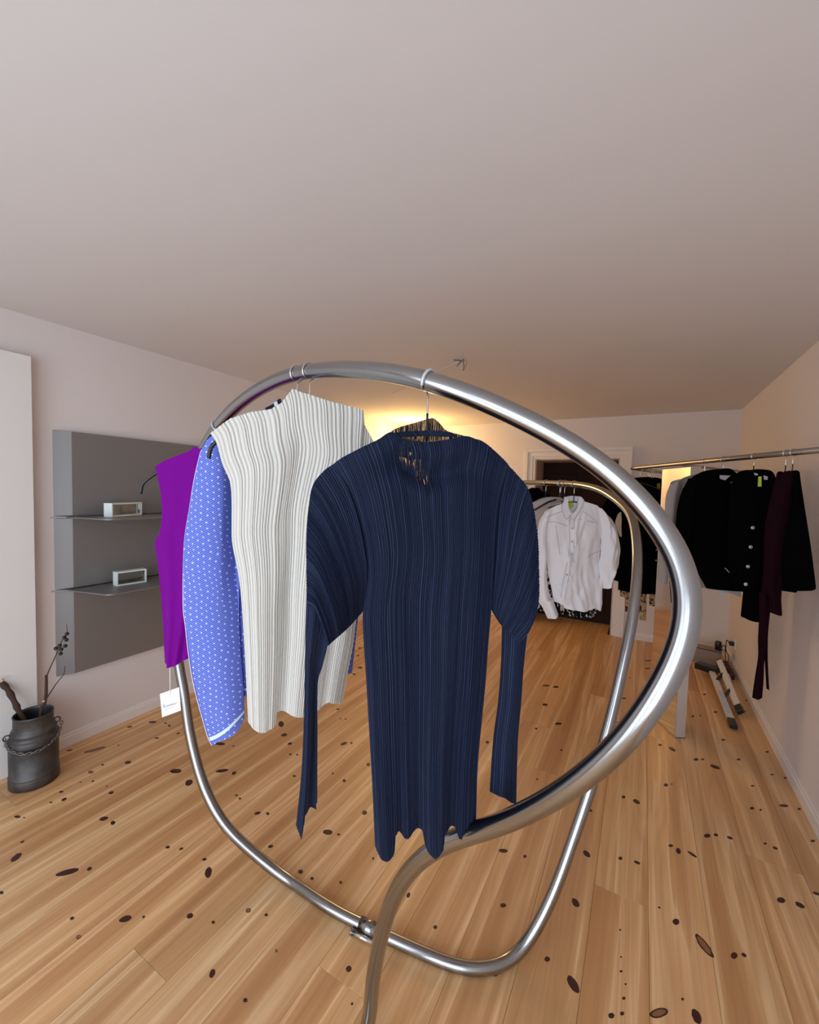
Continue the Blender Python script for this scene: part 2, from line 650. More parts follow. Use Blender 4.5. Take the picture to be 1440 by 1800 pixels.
# floor: slab + individual pine boards
fl = box('floor', XL - TH, XR + TH, REAR - TH, YB + 0.6, -0.06, -0.018, M_GAP)
struct(fl, 'knotty pine board floor with dark brown knots')
BW = 0.182
S0 = 0.085
ends = {0: [1.722], -1: [0.35, 3.4], -4: [0.97, 4.1], -3: [2.75], -2: [-0.4, 2.3], -5: [1.75], 1: [3.0, -0.6], 2: [0.4, 3.9], 3: [2.2]}
k0 = int(math.floor((XL - S0) / BW))
for k in range(k0, 5):
    xa, xb = S0 + BW * (k), S0 + BW * (k + 1)
    # board k spans xa..xb ; k = -1 ends at the seam X = 0.085
    kk = k + 1
    xa2, xb2 = max(xa, XL), min(xb, XR)
    if xb2 - xa2 < 0.004:
        continue
    e = ends.get(kk)
    if e is None:
        e = [random.uniform(-0.8, 1.6), random.uniform(2.0, 4.4)]
    ys = [REAR] + sorted(e) + [YB + (DD if (xa2 > DX0 - 0.1 and xb2 < DX1 + 0.1) else 0)]
    for ya, yb in zip(ys, ys[1:]):
        ln, wd = yb - ya - 0.0008, xb2 - xa2 - 0.0008
        bm = bmesh.new()
        bm_box(bm, -wd / 2, wd / 2, -ln / 2, ln / 2, -0.018, 0, 0)
        top = [ed for ed in bm.edges if all(v.co.z > -0.001 for v in ed.verts)]
        bmesh.ops.bevel(bm, geom=top, offset=0.0006, segments=1, affect='EDGES')
        me = bpy.data.meshes.new('plank')
        bm.to_mesh(me)
        bm.free()
        o = link('plank', me, M_WOOD, fl)
        o.location = ((xa2 + xb2) / 2, (ya + yb) / 2, 0)

# knots of the pine boards (each surveyed on the floor)
K = []


def kn(ox, oy, s, lst):
    for q in lst:
        cx, cy, a, b = q[:4]
        ang = q[4] if len(q) > 4 else 0
        typ = q[5] if len(q) > 5 else 0
        K.append((ox + cx / s, oy + cy / s, a / s, b / s, math.radians(ang), typ))


kn(0, 1300, 2.88, [(480, 52, 56, 7, -15, 1), (460, 165, 14, 7, 0, 1), (520, 128, 8, 4), (648, 116, 16, 8, -10), (310, 265, 12, 5, -10), (325, 303, 15, 7, -25),
    (258, 318, 8, 4), (408, 216, 6, 3), (470, 211, 8, 4, -20), (541, 237, 5, 3), (563, 269, 14, 7, -15), (88, 391, 16, 7), (122, 395, 6, 3), (890, 160, 30, 11, -3),
    (957, 218, 20, 14, -30), (1125, 158, 34, 8, -8), (1185, 170, 12, 8, -30), (1115, 22, 25, 7), (1182, 32, 6, 3), (525, 401, 24, 10, -15), (572, 422, 13, 10, -25),
    (113, 518, 11, 5, -20), (82, 597, 34, 13, -38), (340, 672, 64, 14, -15), (453, 655, 14, 8, -30), (8, 775, 10, 9, -20), (849, 545, 12, 7, -15), (918, 553, 11, 6, -20),
    (1035, 607, 12, 7, -15), (1055, 673, 17, 28, 15), (1370, 541, 13, 8, -15), (1197, 282, 8, 5), (1215, 299, 7, 5), (1304, 373, 17, 7, -15), (1356, 375, 8, 8),
    (365, 905, 12, 8, -25), (398, 1000, 14, 10, -30, 1), (635, 908, 34, 15, -20), (727, 898, 8, 6, -30), (962, 893, 18, 13, -30), (1080, 925, 9, 8), (1258, 865, 14, 11, -20, 1),
    (1348, 888, 9, 8), (1075, 1185, 14, 24, 25), (1242, 1320, 11, 12, 30), (1400, 1070, 7, 9, 0, 1)])
kn(1000, 1350, 3.273, [(315, 167, 11, 9), (390, 194, 22, 11, 30), (125, 245, 12, 7, 20), (103, 494, 26, 14, 45), (297, 520, 12, 10), (393, 544, 20, 8, 25), (587, 447, 14, 8),
    (631, 478, 13, 19, -25), (710, 497, 33, 7, 35), (797, 390, 20, 12), (847, 385, 13, 8, 15), (928, 402, 18, 8, 20), (559, 98, 12, 9), (592, 93, 7, 4), (1055, 232, 13, 8),
    (1104, 241, 8, 6), (1238, 217, 28, 8, 5), (1326, 236, 11, 7, 10), (1130, 435, 10, 6), (1188, 461, 16, 8, 25), (1222, 761, 24, 16, 15), (1330, 789, 32, 13, 30),
    (1405, 420, 14, 7), (1425, 722, 22, 8, 20), (617, 885, 20, 18), (780, 1023, 84, 21, 53, 1), (952, 1080, 20, 19), (1008, 1076, 17, 10, 35), (39, 776, 30, 18, 55),
    (25, 1245, 58, 24, 58), (519, 1410, 54, 27, -15, 1), (735, 1430, 46, 24, 65), (245, 1425, 18, 17), (307, 1413, 12, 12), (317, 1325, 10, 9), (301, 1088, 6, 5),
    (301, 1170, 9, 7), (327, 1244, 6, 6), (296, 932, 6, 6), (655, 1330, 8, 8), (1058, 103, 10, 5), (1170, 38, 12, 4), (1245, 57, 9, 6), (521, 803, 9, 5, 20)])
kn(600, 1400, 2.88, [(119, 82, 12, 11), (820, 275, 24, 10, 5), (930, 304, 9, 8), (162, 314, 6, 7), (340, 500, 9, 14, 20), (476, 662, 10, 10), (820, 552, 15, 11),
    (1043, 824, 14, 14), (38, 873, 14, 17, 20), (780, 900, 12, 12), (55, 1050, 6, 8, 20)])
kn(500, 1060, 2.88, [(70, 535, 16, 7), (270, 538, 8, 4), (285, 586, 5, 3), (310, 588, 5, 3), (300, 712, 18, 7, -20), (340, 709, 6, 5), (30, 712, 10, 6, -25), (30, 766, 8, 4),
    (65, 768, 6, 4), (2, 665, 9, 6), (303, 900, 9, 8), (405, 1062, 12, 12), (425, 818, 9, 9), (245, 863, 6, 4), (50, 876, 9, 5), (220, 1160, 25, 13, 5), (275, 1172, 8, 6),
    (82, 1361, 13, 11), (140, 1395, 9, 8), (1028, 705, 9, 7), (1388, 611, 18, 6), (1275, 636, 7, 5), (1280, 892, 5, 5), (1402, 745, 5, 6), (1320, 515, 14, 6),
    (1375, 425, 14, 5), (1325, 418, 18, 4), (285, 1415, 8, 8)])
kn(1080, 1050, 4.0, [(322, 1038, 14, 7), (407, 1068, 27, 11, 30), (575, 1140, 16, 10), (622, 1139, 12, 6), (710, 1193, 38, 12, 20), (875, 1140, 14, 7), (768, 1002, 16, 6),
    (552, 836, 11, 7), (606, 832, 7, 5), (712, 807, 16, 6), (240, 445, 25, 5), (235, 500, 20, 5), (68, 710, 16, 5), (12, 878, 12, 4), (108, 566, 8, 3), (635, 683, 12, 6),
    (1075, 1087, 14, 6), (915, 800, 16, 4), (930, 725, 9, 4)])
kn(0, 980, 3.6, [(966, 1042, 26, 7, -3), (1048, 1048, 10, 4), (1072, 1064, 9, 7), (820, 1072, 18, 5, -10), (1128, 1113, 12, 5, -15), (993, 1143, 16, 5), (750, 1188, 9, 3), (440, 1220, 20, 5, -10)])
kn(260, 1040, 3.273, [(767, 762, 16, 17, -20), (785, 825, 18, 8, -8), (815, 875, 12, 7, -15), (865, 672, 18, 9), (1222, 438, 14, 6), (1187, 475, 10, 4), (1210, 368, 8, 4), (1218, 325, 8, 4)])
kv, kf, hv, hf = [], [], [], []


def blob(vs, fs, px, py, a, b, ang, z, jit):
    c = len(vs)
    n = 16
    cen = at_z(px, py)
    vs.append((cen.x, cen.y, z + 0.0001))
    for i in range(n):
        t = 2 * PI * i / n
        j = 1 + random.uniform(-jit, jit)
        ex, ey = a * math.cos(t) * j, b * math.sin(t) * j
        p = at_z(px + ex * math.cos(ang) - ey * math.sin(ang), py + ex * math.sin(ang) + ey * math.cos(ang))
        vs.append((p.x, p.y, z))
    for i in range(n):
        fs.append((c, c + 1 + i, c + 1 + (i + 1) % n))


for (px, py, a, b, ang, typ) in K:
    blob(kv, kf, px, py, a, b, ang, 0.0003, 0.07)
    if typ == 1:
        blob(hv, hf, px, py, a * 0.78, b * 0.68, ang, 0.0006, 0.05)
o = link('knots', mesh(kv, kf, 'knots'), M_KNOT, fl)
o['kind'] = 'stuff'
o['label'] = 'dark brown knots in the pine boards'
o = link('knot_hearts', mesh(hv, hf, 'knot_hearts'), M_KNOTR, fl)
o['kind'] = 'stuff'


def baseboard(name, a, b, nrm, h=0.072, t=0.014):
    a, b, nrm = Vector(a), Vector(b), Vector(nrm)
    prof = [(0, 0), (t, 0), (t, h * 0.72), (t * 0.6, h * 0.78), (t * 0.6, h * 0.93), (t * 0.3, h), (0, h)]
    vs = [a + nrm * u + Vector((0, 0, w)) for u, w in prof] + [b + nrm * u + Vector((0, 0, w)) for u, w in prof]
    n = len(prof)
    fs = [(i, (i + 1) % n, n + (i + 1) % n, n + i) for i in range(n)]
    fs += [tuple(range(n))[::-1], tuple(range(n, 2 * n))]
    return struct(link(name, mesh(vs, fs, name), M_TRIM))


baseboard('baseboard_left', (XL, REAR, 0), (XL, YB, 0), (1, 0, 0))
baseboard('baseboard_right', (XR, REAR, 0), (XR, YB, 0), (-1, 0, 0), 0.08)
CW = 0.118
baseboard('baseboard_back', (XL, YB, 0), (DX0 - CW, YB, 0), (0, -1, 0))
baseboard('baseboard_back', (DX1 + CW, YB, 0), (XR, YB, 0), (0, -1, 0))

# door casing: stepped profile around the opening
bm = bmesh.new()
for (w0, w1, d) in ((0.0, 0.03, 0.012), (0.03, 0.082, 0.020), (0.082, CW, 0.034)):
    bm_box(bm, DX0 - w1, DX0 - w0, YB - d, YB, 0, DZ + w0, 0.002)
    bm_box(bm, DX1 + w0, DX1 + w1, YB - d, YB, 0, DZ + w0, 0.002)
    bm_box(bm, DX0 - w1, DX1 + w1, YB - d, YB, DZ + w0, DZ + w1, 0.002)
me = bpy.data.meshes.new('trim_1')
bm.to_mesh(me)
bm.free()
struct(link('trim_1', me, M_TRIM), 'white stepped door casing')
# reveal lining
bm = bmesh.new()
bm_box(bm, DX0, DX0 + 0.012, YB, YB + DD - 0.05, 0, DZ)
bm_box(bm, DX1 - 0.012, DX1, YB, YB + DD - 0.05, 0, DZ)
bm_box(bm, DX0 + 0.012, DX1 - 0.012, YB, YB + DD - 0.05, DZ - 0.012, DZ)
me = bpy.data.meshes.new('trim_2')
bm.to_mesh(me)
bm.free()
struct(link('trim_2', me, mat('reveal_paint', (0.50, 0.42, 0.38), 0.6)))
# dark panelled door closing the reveal
dr = box('door_1', DX0, DX1, YB + DD - 0.05, YB + DD - 0.01, 0, DZ, M_DOOR)
struct(dr, 'dark brown panelled door at the back')
for (a, b) in ((0.12, 0.85), (1.0, 1.75)):
    for (c, d) in ((DX0 + 0.1, DX0 + 0.41), (DX1 - 0.41, DX1 - 0.1)):
        box('door_panel', c, d, YB + DD - 0.062, YB + DD - 0.05, a, b, M_DOOR, dr, 0.008)

# ------------------------------------------------------------------ white wall panel on the left
pn = box('wall_panel', -0.022, 0.022, -0.9, 0.9, 0, 2.13, M_PANEL, None, 0.002)
pn.location = (XL + 0.0235 + 0.014, 0.045, 0)
pn['label'] = 'tall plain white panel standing against the left wall beside the iron milk can'
pn['category'] = 'panel'

# ------------------------------------------------------------------ the big steel tube rack
R = 0.019
fz = R


def F(x, y):
    return at_z(x, y, fz)


near = [(652, 1754, 1.09), (657, 1712, 1.075), (664, 1671, 1.05), (675, 1626, 1.02), (690, 1580, 0.985), (711, 1539, 0.955), (749, 1501, 0.915), (794, 1475, 0.875), (843, 1461, 0.835),
        (902, 1440, 0.785), (978, 1400, 0.72), (1045, 1352, 0.67), (1099, 1302, 0.64), (1134, 1255, 0.62), (1166, 1209, 0.61), (1197, 1151, 0.605), (1213, 1105, 0.605),
        (1219, 1063, 0.61), (1213, 1015, 0.62), (1198, 977, 0.635), (1177, 943, 0.65), (1148, 903, 0.665), (1112, 863, 0.68), (1067, 824, 0.695), (1012, 785, 0.71),
        (939, 745, 0.73), (859, 707, 0.755), (773, 675, 0.79), (720, 661, 0.825), (687, 655, 0.855), (618, 649, 0.945), (555, 651, 1.05), (507, 660, 1.14), (465, 679, 1.22),
        (429, 702, 1.29), (397, 732, 1.36), (374, 762, 1.42), (355, 795, 1.48), (335, 850, 1.56), (318, 930, 1.64), (308, 1030, 1.71), (309, 1110, 1.74), (314, 1169, 1.745),
        (324, 1216, 1.74), (330, 1272, 1.73), (342, 1327, 1.71), (358, 1383, 1.685), (383, 1433, 1.655), (400, 1458, 1.64), (434, 1489, 1.63), (466, 1517, 1.62)]
pts = [at_d(*q) for q in near]
leg0 = [Vector((-0.63, 0.50, fz)), Vector((-0.605, 0.60, fz)), Vector((-0.585, 0.70, fz + 0.004)), at_d(646, 1815, 1.115), ]
leg0[2] = Vector((-0.575, 0.74, fz + 0.022))
floorp = [F(500, 1542), F(555, 1580), F(600, 1608), F(638, 1626), F(683, 1648), F(739, 1673), F(784, 1693), F(815, 1703), F(850, 1706), F(885, 1697), F(912, 1678)]
rise = [at_d(*q) for q in [(933, 1650, 1.36), (954, 1612, 1.375), (975, 1567, 1.39), (992, 1521, 1.405), (1006, 1480, 1.42), (1030, 1410, 1.44), (1052, 1340, 1.46), (1073, 1265, 1.48),
                           (1095, 1170, 1.51), (1113, 1080, 1.55), (1121, 1000, 1.62), (1119, 945, 1.74), (1110, 907, 1.9), (1091, 884, 2.1), (1060, 863, 2.35), (1035, 855, 2.55),
                           (1008, 851, 2.75), (975, 849.5, 2.98), (944, 848.5, 3.2), (905, 848.5, 3.45), (870, 852, 3.6)]]
endp = at_d(838, 880, 3.7)
tail = [endp, Vector((endp.x - 0.05, endp.y + 0.02, 1.2)), Vector((endp.x - 0.05, endp.y + 0.02, 0.6)), Vector((endp.x - 0.05, endp.y + 0.02, 0.0))]
allp = leg0 + pts + floorp + rise + tail
cv = resample(catmull(allp, 8), 0.012)
for it in range(40):
    q = [cv[0]]
    for i in range(1, len(cv) - 1):
        q.append(cv[i - 1] * 0.25 + cv[i] * 0.5 + cv[i + 1] * 0.25)
    q.append(cv[-1])
    cv = q
for p in cv[:-4]:
    if p.z < fz:
        p.z = fz
RACK = cv
base = F(683, 1648)
base.z = 0
rack = thing('clothes_rack', 'large curving brushed steel tube rack looping across the room in one line', 'clothes rack', base)
tube('tube', cv, R, M_STEEL, rack, 28, None, base)
# screwed coupling where the floor bar is joined
ca, cb = F(634, 1624), F(664, 1639)
dr_ = (cb - ca).normalized()
tube('coupling', [ca, cb], R + 0.004, M_STEEL, rack, 24, None, base)
sidev = dr_.cross(Vector((0, 0, 1))).normalized()
if sidev.dot(FW) > 0:
    sidev = -sidev
cy = ca.lerp(cb, 0.5) + sidev * (R + 0.012) - Vector((0, 0, 0.006))
tube('clamp_bolt', [cy - dr_ * 0.045, cy + dr_ * 0.03], 0.0075, M_CHROME, rack, 12, None, base)
tube('clamp_bolt', [cy - dr_ * 0.052, cy - dr_ * 0.045], 0.011, M_STEEL, rack, 6, None, base)


def rack_at(px, py):
    """nearest point of the rack tube to a survey line, with its tangent"""
    best = None
    for i in range(1, len(RACK) - 1):
        v = RACK[i] - CAM
        d = v.dot(FW)
        if d < 0.1:
            continue
        x = 720 + FOC * v.dot(RT) / d
        y = 900 - FOC * v.dot(UP) / d
        e = (x - px) ** 2 + (y - py) ** 2
        if best is None or e < best[0]:
            best = (e, i)
    i = best[1]
    return RACK[i].copy(), (RACK[i + 1] - RACK[i - 1]).normalized()


class Frame:
    """vertical hanging plane through O; x across, y away from the viewer, z up"""

    def __init__(s, O, ang):
        s.O = Vector(O)
        s.ang = ang
        s.u = Vector((math.cos(ang), math.sin(ang), 0))
        s.n = Vector((-math.sin(ang), math.cos(ang), 0))

    def loc(s, px, py, off=0.0):
        d = ray(px, py)
        t = ((s.O - CAM).dot(s.n) + off) / d.dot(s.n)
        p = CAM + d * t - s.O
        return Vector((p.dot(s.u), off, p.z))

    def locs(s, P, off=0.0):
        return [s.loc(x, y, off) for x, y in P]

    def world(s, v):
        return s.O + s.u * v.x + s.n * v.y + Vector((0, 0, v.z))


VIEW = math.atan2(RT.y, RT.x)


def make_hanger(C, T, fr, label, r_tube, half=0.19, droop=0.05, stem=0.075, mt=None, arms=(1, 1), tip=0.0, cap=None, group=None, rod=0.004, wire=0.0016, cat='hanger', arm_px=None, sheath=False, arm_off=0.004):
    """hook around the tube at C, stem straight down, curved shoulder arms; root at C projected to fr.O"""
    h = thing('clothes_hanger', label, cat, fr.O, fr.ang, group)
    RZ = Matrix.Rotation(-fr.ang, 3, 'Z')

    def L(p):
        return RZ @ (Vector(p) - fr.O)
    T = T.normalized()
    s = T.cross(Vector((0, 0, 1))).normalized()      # horizontal, across the tube
    upv = s.cross(T).normalized()
    if upv.z < 0:
        upv = -upv
    if s.dot(FW) > 0:
        s = -s                                        # towards the viewer
    rr = r_tube + wire + 0.0006
    P = []
    for i in range(22):
        a = math.radians(-60 + i * (60 + 250 - 0) / 21)    # from front-low over the top to back-low
        P.append(C + upv * math.sin(a) * rr * 1.02 + s * math.cos(a) * rr)
    low = C - Vector((0, 0, rr + 0.006))
    P.append(low.lerp(P[-1], 0.25))
    P.append(C - Vector((0, 0, rr + 0.016)))
    P.append(C - Vector((0, 0, stem)))
    P.append(C - Vector((0, 0, stem + 0.02)))
    PP = [L(p) for p in P]
    vs, fs = sweep(PP, wire, 8)
    link('hook', mesh(vs, fs, 'hook'), M_CHROME, h, True)
    zz = (C.z - fr.O.z) - stem - 0.02
    vs, fs = sweep([L(C - Vector((0, 0, stem * 0.62))), L(C - Vector((0, 0, stem + 0.02)))], wire * 1.4, 8)
    link('neck', mesh(vs, fs, 'neck'), M_BLACK, h, True)
    if sheath:
        vs, fs = sweep(PP[2:17], 0.0034, 10)
        link('clear_sheath', mesh(vs, fs, 'clear_sheath'), M_CLEAR, h, True)
    A = []
    if arm_px:
        A = catmull(fr.locs(arm_px, arm_off), 5)
        vs, fs = sweep(A, rod, 10)
        link('shoulder_arm', mesh(vs, fs, 'arm'), mt or M_BLACK, h, True)
        return h
    for i in range(25):
        t = -1 + 2 * i / 24
        if (t < 0 and not arms[0]) or (t > 0 and not arms[1]):
            continue
        A.append(Vector((t * half, 0.0, zz - droop * abs(t) ** 1.6 - (tip * max(0, abs(t) - 0.85) / 0.15) ** 1)))
    vs, fs = sweep(A, rod, 8)
    link('shoulder_arm', mesh(vs, fs, 'arm'), mt or M_BLACK, h, True)
    return h


# ------------------------------------------------------------------ cloth builder
def poly_sample(P, n, mode='arc'):
    P = [Vector(p) for p in P]
    if mode == 'x':
        key = [p.x for p in P]
        if key[0] > key[-1]:
            key = [-k for k in key]
        for i in range(1, len(key)):
            key[i] = max(key[i], key[i - 1] + 1e-6)
    else:
        key = [0]
        for a, b in zip(P, P[1:]):
            key.append(key[-1] + max((b - a).length, 1e-7))
    out = []
    j = 0
    for i in range(n + 1):
        s = key[0] + (key[-1] - key[0]) * i / n
        while j < len(P) - 2 and key[j + 1] < s:
            j += 1
        f = (s - key[j]) / (key[j + 1] - key[j])
        out.append(P[j].lerp(P[j + 1], min(max(f, 0), 1)))
    return out


def smooth_poly(P, n=6):
    return catmull([Vector(p) for p in P], n)


class Pleats:
    def __init__(s, n, seed, amp, wide=1.0, dark=True):
        rng = random.Random(seed)
        w = [0.6 + rng.random() * 0.9 for _ in range(n)]
        tot = sum(w)
        s.e = [0]
        for x in w:
            s.e.append(s.e[-1] + x / tot)
        s.a = [amp * (0.55 + 0.75 * rng.random()) for _ in range(n)]
        s.b = [0.35 + 0.65 * rng.random() ** 1.3 for _ in range(n)] if dark else [0.8 + 0.2 * rng.random() for _ in range(n)]
        s.n = n
        s.wide = wide

    def at(s, u):
        u = min(max(u, 0), 0.999999)
        lo, hi = 0, s.n
        while hi - lo > 1:
            m_ = (lo + hi) // 2
            if s.e[m_] <= u:
                lo = m_
            else:
                hi = m_
        f = (u - s.e[lo]) / (s.e[lo + 1] - s.e[lo])
        k = 1 - abs(2 * f - 1)
        k = min(1.0, k * s.wide)
        k = k * k * (3 - 2 * k)
        return s.a[lo] * k, k * s.b[lo]

    def columns(s, per):
        out = []
        for i in range(s.n):
            for k in range(per):
                out.append(s.e[i] + (s.e[i + 1] - s.e[i]) * k / per)
        out.append(1.0)
        return out


def cloth(name, parent, fr, L, Rr, T, B, nv, dy, mt, pleats=None, per=4, nu=40, off=0.0, back=0.012, modes=('arc', 'arc', 'arc', 'x'), sm=(4, 4, 4, 4), uvscale=None, wob=None, thick_bulge=None):
    """Coons patch between four boundary lines (photo survey on the hanging plane), front sheet displaced by dy, plus a back sheet"""
    def prep(P, i):
        Q = fr.locs(P, off)
        return smooth_poly(Q, sm[i]) if sm[i] > 1 and len(Q) > 2 else Q
    N = 800
    Lc, Rc = poly_sample(prep(L, 0), nv, modes[0]), poly_sample(prep(Rr, 1), nv, modes[1])
    Tc, Bc = poly_sample(prep(T, 2), N, modes[2]), poly_sample(prep(B, 3), N, modes[3])
    us = pleats.columns(per) if pleats else [i / nu for i in range(nu + 1)]
    nc = len(us)

    def lk(C, u):
        f = u * N
        i = min(int(f), N - 1)
        return C[i].lerp(C[i + 1], f - i)
    c00, c10, c01, c11 = Tc[0], Tc[-1], Bc[0], Bc[-1]
    vs, ridge, uvl = [], [], []
    for j in range(nv + 1):
        v = j / nv
        for i, u in enumerate(us):
            uu = u if wob is None else min(1, max(0, u + wob(u, v)))
            S = (Lc[j] * (1 - uu) + Rc[j] * uu) + (lk(Tc, uu) * (1 - v) + lk(Bc, uu) * v) - \
                (c00 * (1 - uu) * (1 - v) + c10 * uu * (1 - v) + c01 * (1 - uu) * v + c11 * uu * v)
            pz, kz = pleats.at(u) if pleats else (0.0, 0.5)
            edge = min(1.0, min(uu, 1 - uu) / 0.03)
            y = dy(uu, v) - pz * (0.35 + 0.65 * edge)
            vs.append(Vector((S.x, off + y, S.z)))
            ridge.append(kz)
            uvl.append((S.x, S.z) if uvscale == 'm' else (u, v))
    nf = len(vs)
    fs = []
    for j in range(nv):
        for i in range(nc - 1):
            a = j * nc + i
            fs.append((a, a + 1, a + nc + 1, a + nc))
    if back is not None:
        # coarser back sheet following the same outline
        st = max(1, nc // 40)
        idx = list(range(0, nc, st))
        if idx[-1] != nc - 1:
            idx.append(nc - 1)
        sv = max(1, nv // 30)
        jdx = list(range(0, nv + 1, sv))
        if jdx[-1] != nv:
            jdx.append(nv)
        mp = {}
        for j in jdx:
            for i in idx:
                s = vs[j * nc + i]
                u = us[i]
                e = math.sin(PI * u)
                mp[(j, i)] = len(vs)
                vs.append(Vector((s.x, off + 0.001 + back * e, s.z - (0.0))))
                ridge.append(0.3)
                uvl.append(uvl[j * nc + i])
        for a in range(len(jdx) - 1):
            for b in range(len(idx) - 1):
                fs.append((mp[(jdx[a], idx[b])], mp[(jdx[a + 1], idx[b])], mp[(jdx[a + 1], idx[b + 1])], mp[(jdx[a], idx[b + 1])]))
    me = mesh(vs, fs, name)
    at = me.attributes.new('ridge', 'FLOAT', 'POINT')
    at.data.foreach_set('value', ridge)
    uvlay = me.uv_layers.new(name='uv')
    flat = []
    for lp in me.loops:
        flat += uvl[lp.vertex_index]
    uvlay.data.foreach_set('uv', flat)
    return link(name, me, mt, parent, True)


def g(x, c, w):
    return math.exp(-((x - c) / w) ** 2)


def wr(u, v, s, a, seed=0.0):
    return a * noise.noise(Vector((u * s + seed, v * s * 0.7 + seed * 1.7, seed)))


# ================================================================== NAVY pleated top
C, T_ = rack_at(757, 670)
HK1 = (C, T_)
O = Vector((C.x, C.y, 0))
fr = Frame((C.x, C.y, C.z - 0.12), VIEW + math.radians(7))
make_hanger(C, T_, fr, 'slim black hanger with chrome hook holding the navy pleated tunic', R, stem=0.098, arm_px=[(640, 806), (680, 795), (730, 784), (762, 780), (800, 784), (850, 796), (880, 812)], arm_off=0.006, sheath=True)
nav = thing('pleated_tunic', 'dark navy finely pleated long-sleeved tunic with sheer funnel neck, hanging in front', 'top', fr.O, fr.ang)
bodyL = [(587, 815), (612, 860), (632, 920), (645, 1000), (638, 1075), (639, 1122), (644, 1199), (649, 1286), (654, 1372), (659, 1482)]
bodyR = [(895, 819), (880, 870), (872, 930), (868, 1000), (864, 1072), (859, 1129), (854, 1199), (847, 1268), (840, 1338), (837, 1407), (835, 1468)]
bodyT = [(587, 815), (604, 804), (639, 787), (663, 776), (680, 765), (690, 765), (700, 772), (720, 778), (750, 780), (780, 776), (798, 772), (813, 770), (828, 774), (847, 781), (880, 806), (895, 819)]
bodyB = [(659, 1482), (668, 1490), (682, 1489), (692, 1484), (694, 1456), (700, 1453), (708, 1459), (717, 1452), (727, 1445), (740, 1446), (743, 1463), (747, 1473),
         (758, 1476), (774, 1470), (777, 1447), (797, 1444), (803, 1460), (823, 1465), (835, 1468)]


def navy_dy(u, v):
    b = -0.035 * math.sin(PI * u) ** 0.7 * (1 - 0.35 * v)
    # cowl: cloth bulges forward below the neckline, then tucks back in
    cw = g(u, 0.47, 0.24)
    b += cw * (-0.022 * g(v, 0.03, 0.022) + 0.030 * g(v, 0.085, 0.022) - 0.006 * g(v, 0.13, 0.03))
    # hem folds
    w = v ** 2.2
    b += w * (-0.022 * g(u, 0.09, 0.09) + 0.012 * g(u, 0.24, 0.05) - 0.008 * g(u, 0.3, 0.04) + 0.012 * g(u, 0.42, 0.05) - 0.018 * g(u, 0.57, 0.08) + 0.013 * g(u, 0.74, 0.05) - 0.010 * g(u, 0.92, 0.08))
    b += wr(u * 3, v * 2, 1.0, 0.008, 3.1)
    return b


cloth('body', nav, fr, bodyL, bodyR, bodyT, bodyB, 90, navy_dy, M_NAVYB, Pleats(88, 11, 0.0034), 4, back=0.03, sm=(4, 4, 4, 1))
# funnel neck (sheer), standing up behind the front neckline
cloth('funnel_neck', nav, fr, [(680, 766), (680, 785), (684, 800)], [(816, 766), (814, 780), (806, 797)],
      [(680, 766), (689, 757), (702, 750), (730, 741), (757, 733), (766, 733), (776, 742), (788, 756), (816, 766)],
      [(684, 800), (745, 806), (806, 797)], 20, lambda u, v: 0.02 * math.sin(PI * u), M_SHEER, Pleats(34, 5, 0.003), 4, off=0.004, back=None)
cloth('neck_band', nav, fr, [(682, 764), (688, 770)], [(794, 760), (804, 768)], [(682, 764), (705, 759), (740, 757), (770, 757), (794, 760)], [(688, 770), (720, 768), (750, 767), (780, 768), (804, 768)], 4,
      lambda u, v: 0.0, M_NAVY, Pleats(30, 6, 0.002), 4, off=-0.004, back=None, sm=(1, 1, 4, 4), modes=('arc',) * 4)
# upper sleeves: pleats run diagonally down to a folded elbow edge
cloth('upper_sleeve', nav, fr, bodyL[:5], [(541, 1062), (555, 1070), (566, 1097), (577, 1133)],
      [(587, 815), (569, 828), (550, 853), (543, 891), (539, 950), (540, 1019), (541, 1062)],
      [(638, 1075), (620, 1095), (600, 1112), (577, 1133)], 60, lambda u, v: -0.028 * math.sin(PI * v) * math.sin(PI * (0.15 + 0.85 * u)) - 0.01 * u + wr(u * 2, v * 2, 1.5, 0.006, 8),
      M_NAVY, Pleats(60, 21, 0.0034), 4, back=0.02, modes=('arc', 'arc', 'arc', 'arc'), sm=(4, 4, 4, 1))
cloth('upper_sleeve', nav, fr, bodyR[:5], [(936, 1088), (926, 1108), (910, 1128)],
      [(895, 819), (910, 835), (929, 860), (938, 898), (944, 950), (944, 1002), (943, 1054), (936, 1088)],
      [(864, 1072), (885, 1102), (910, 1128)], 60, lambda u, v: -0.028 * math.sin(PI * v) * math.sin(PI * (0.15 + 0.85 * u)) - 0.01 * u + wr(u * 2, v * 2, 1.5, 0.006, 12),
      M_NAVY, Pleats(58, 22, 0.0034), 4, back=0.02, modes=('arc', 'arc', 'arc', 'arc'), sm=(4, 4, 4, 1))
cloth('lower_sleeve', nav, fr, [(540, 1020), (538, 1070), (536, 1164), (534, 1268), (530, 1355), (524, 1418), (520, 1452)],
      [(580, 1115), (575, 1140), (566, 1175), (558, 1206), (557, 1303), (556, 1424)],
      [(540, 1020), (556, 1050), (580, 1115)], [(520, 1452), (526, 1460), (531, 1469), (534, 1455), (536, 1431), (545, 1426), (556, 1424)], 70,
      lambda u, v: 0.004 - 0.012 * math.sin(PI * min(1, u * 1.6)) + 0.016 * v * (1 if u > 0.55 else 0) * min(1, (u - 0.55) * 5), M_NAVY, Pleats(14, 31, 0.0022), 4, off=0.008, back=0.012, sm=(4, 4, 4, 1))
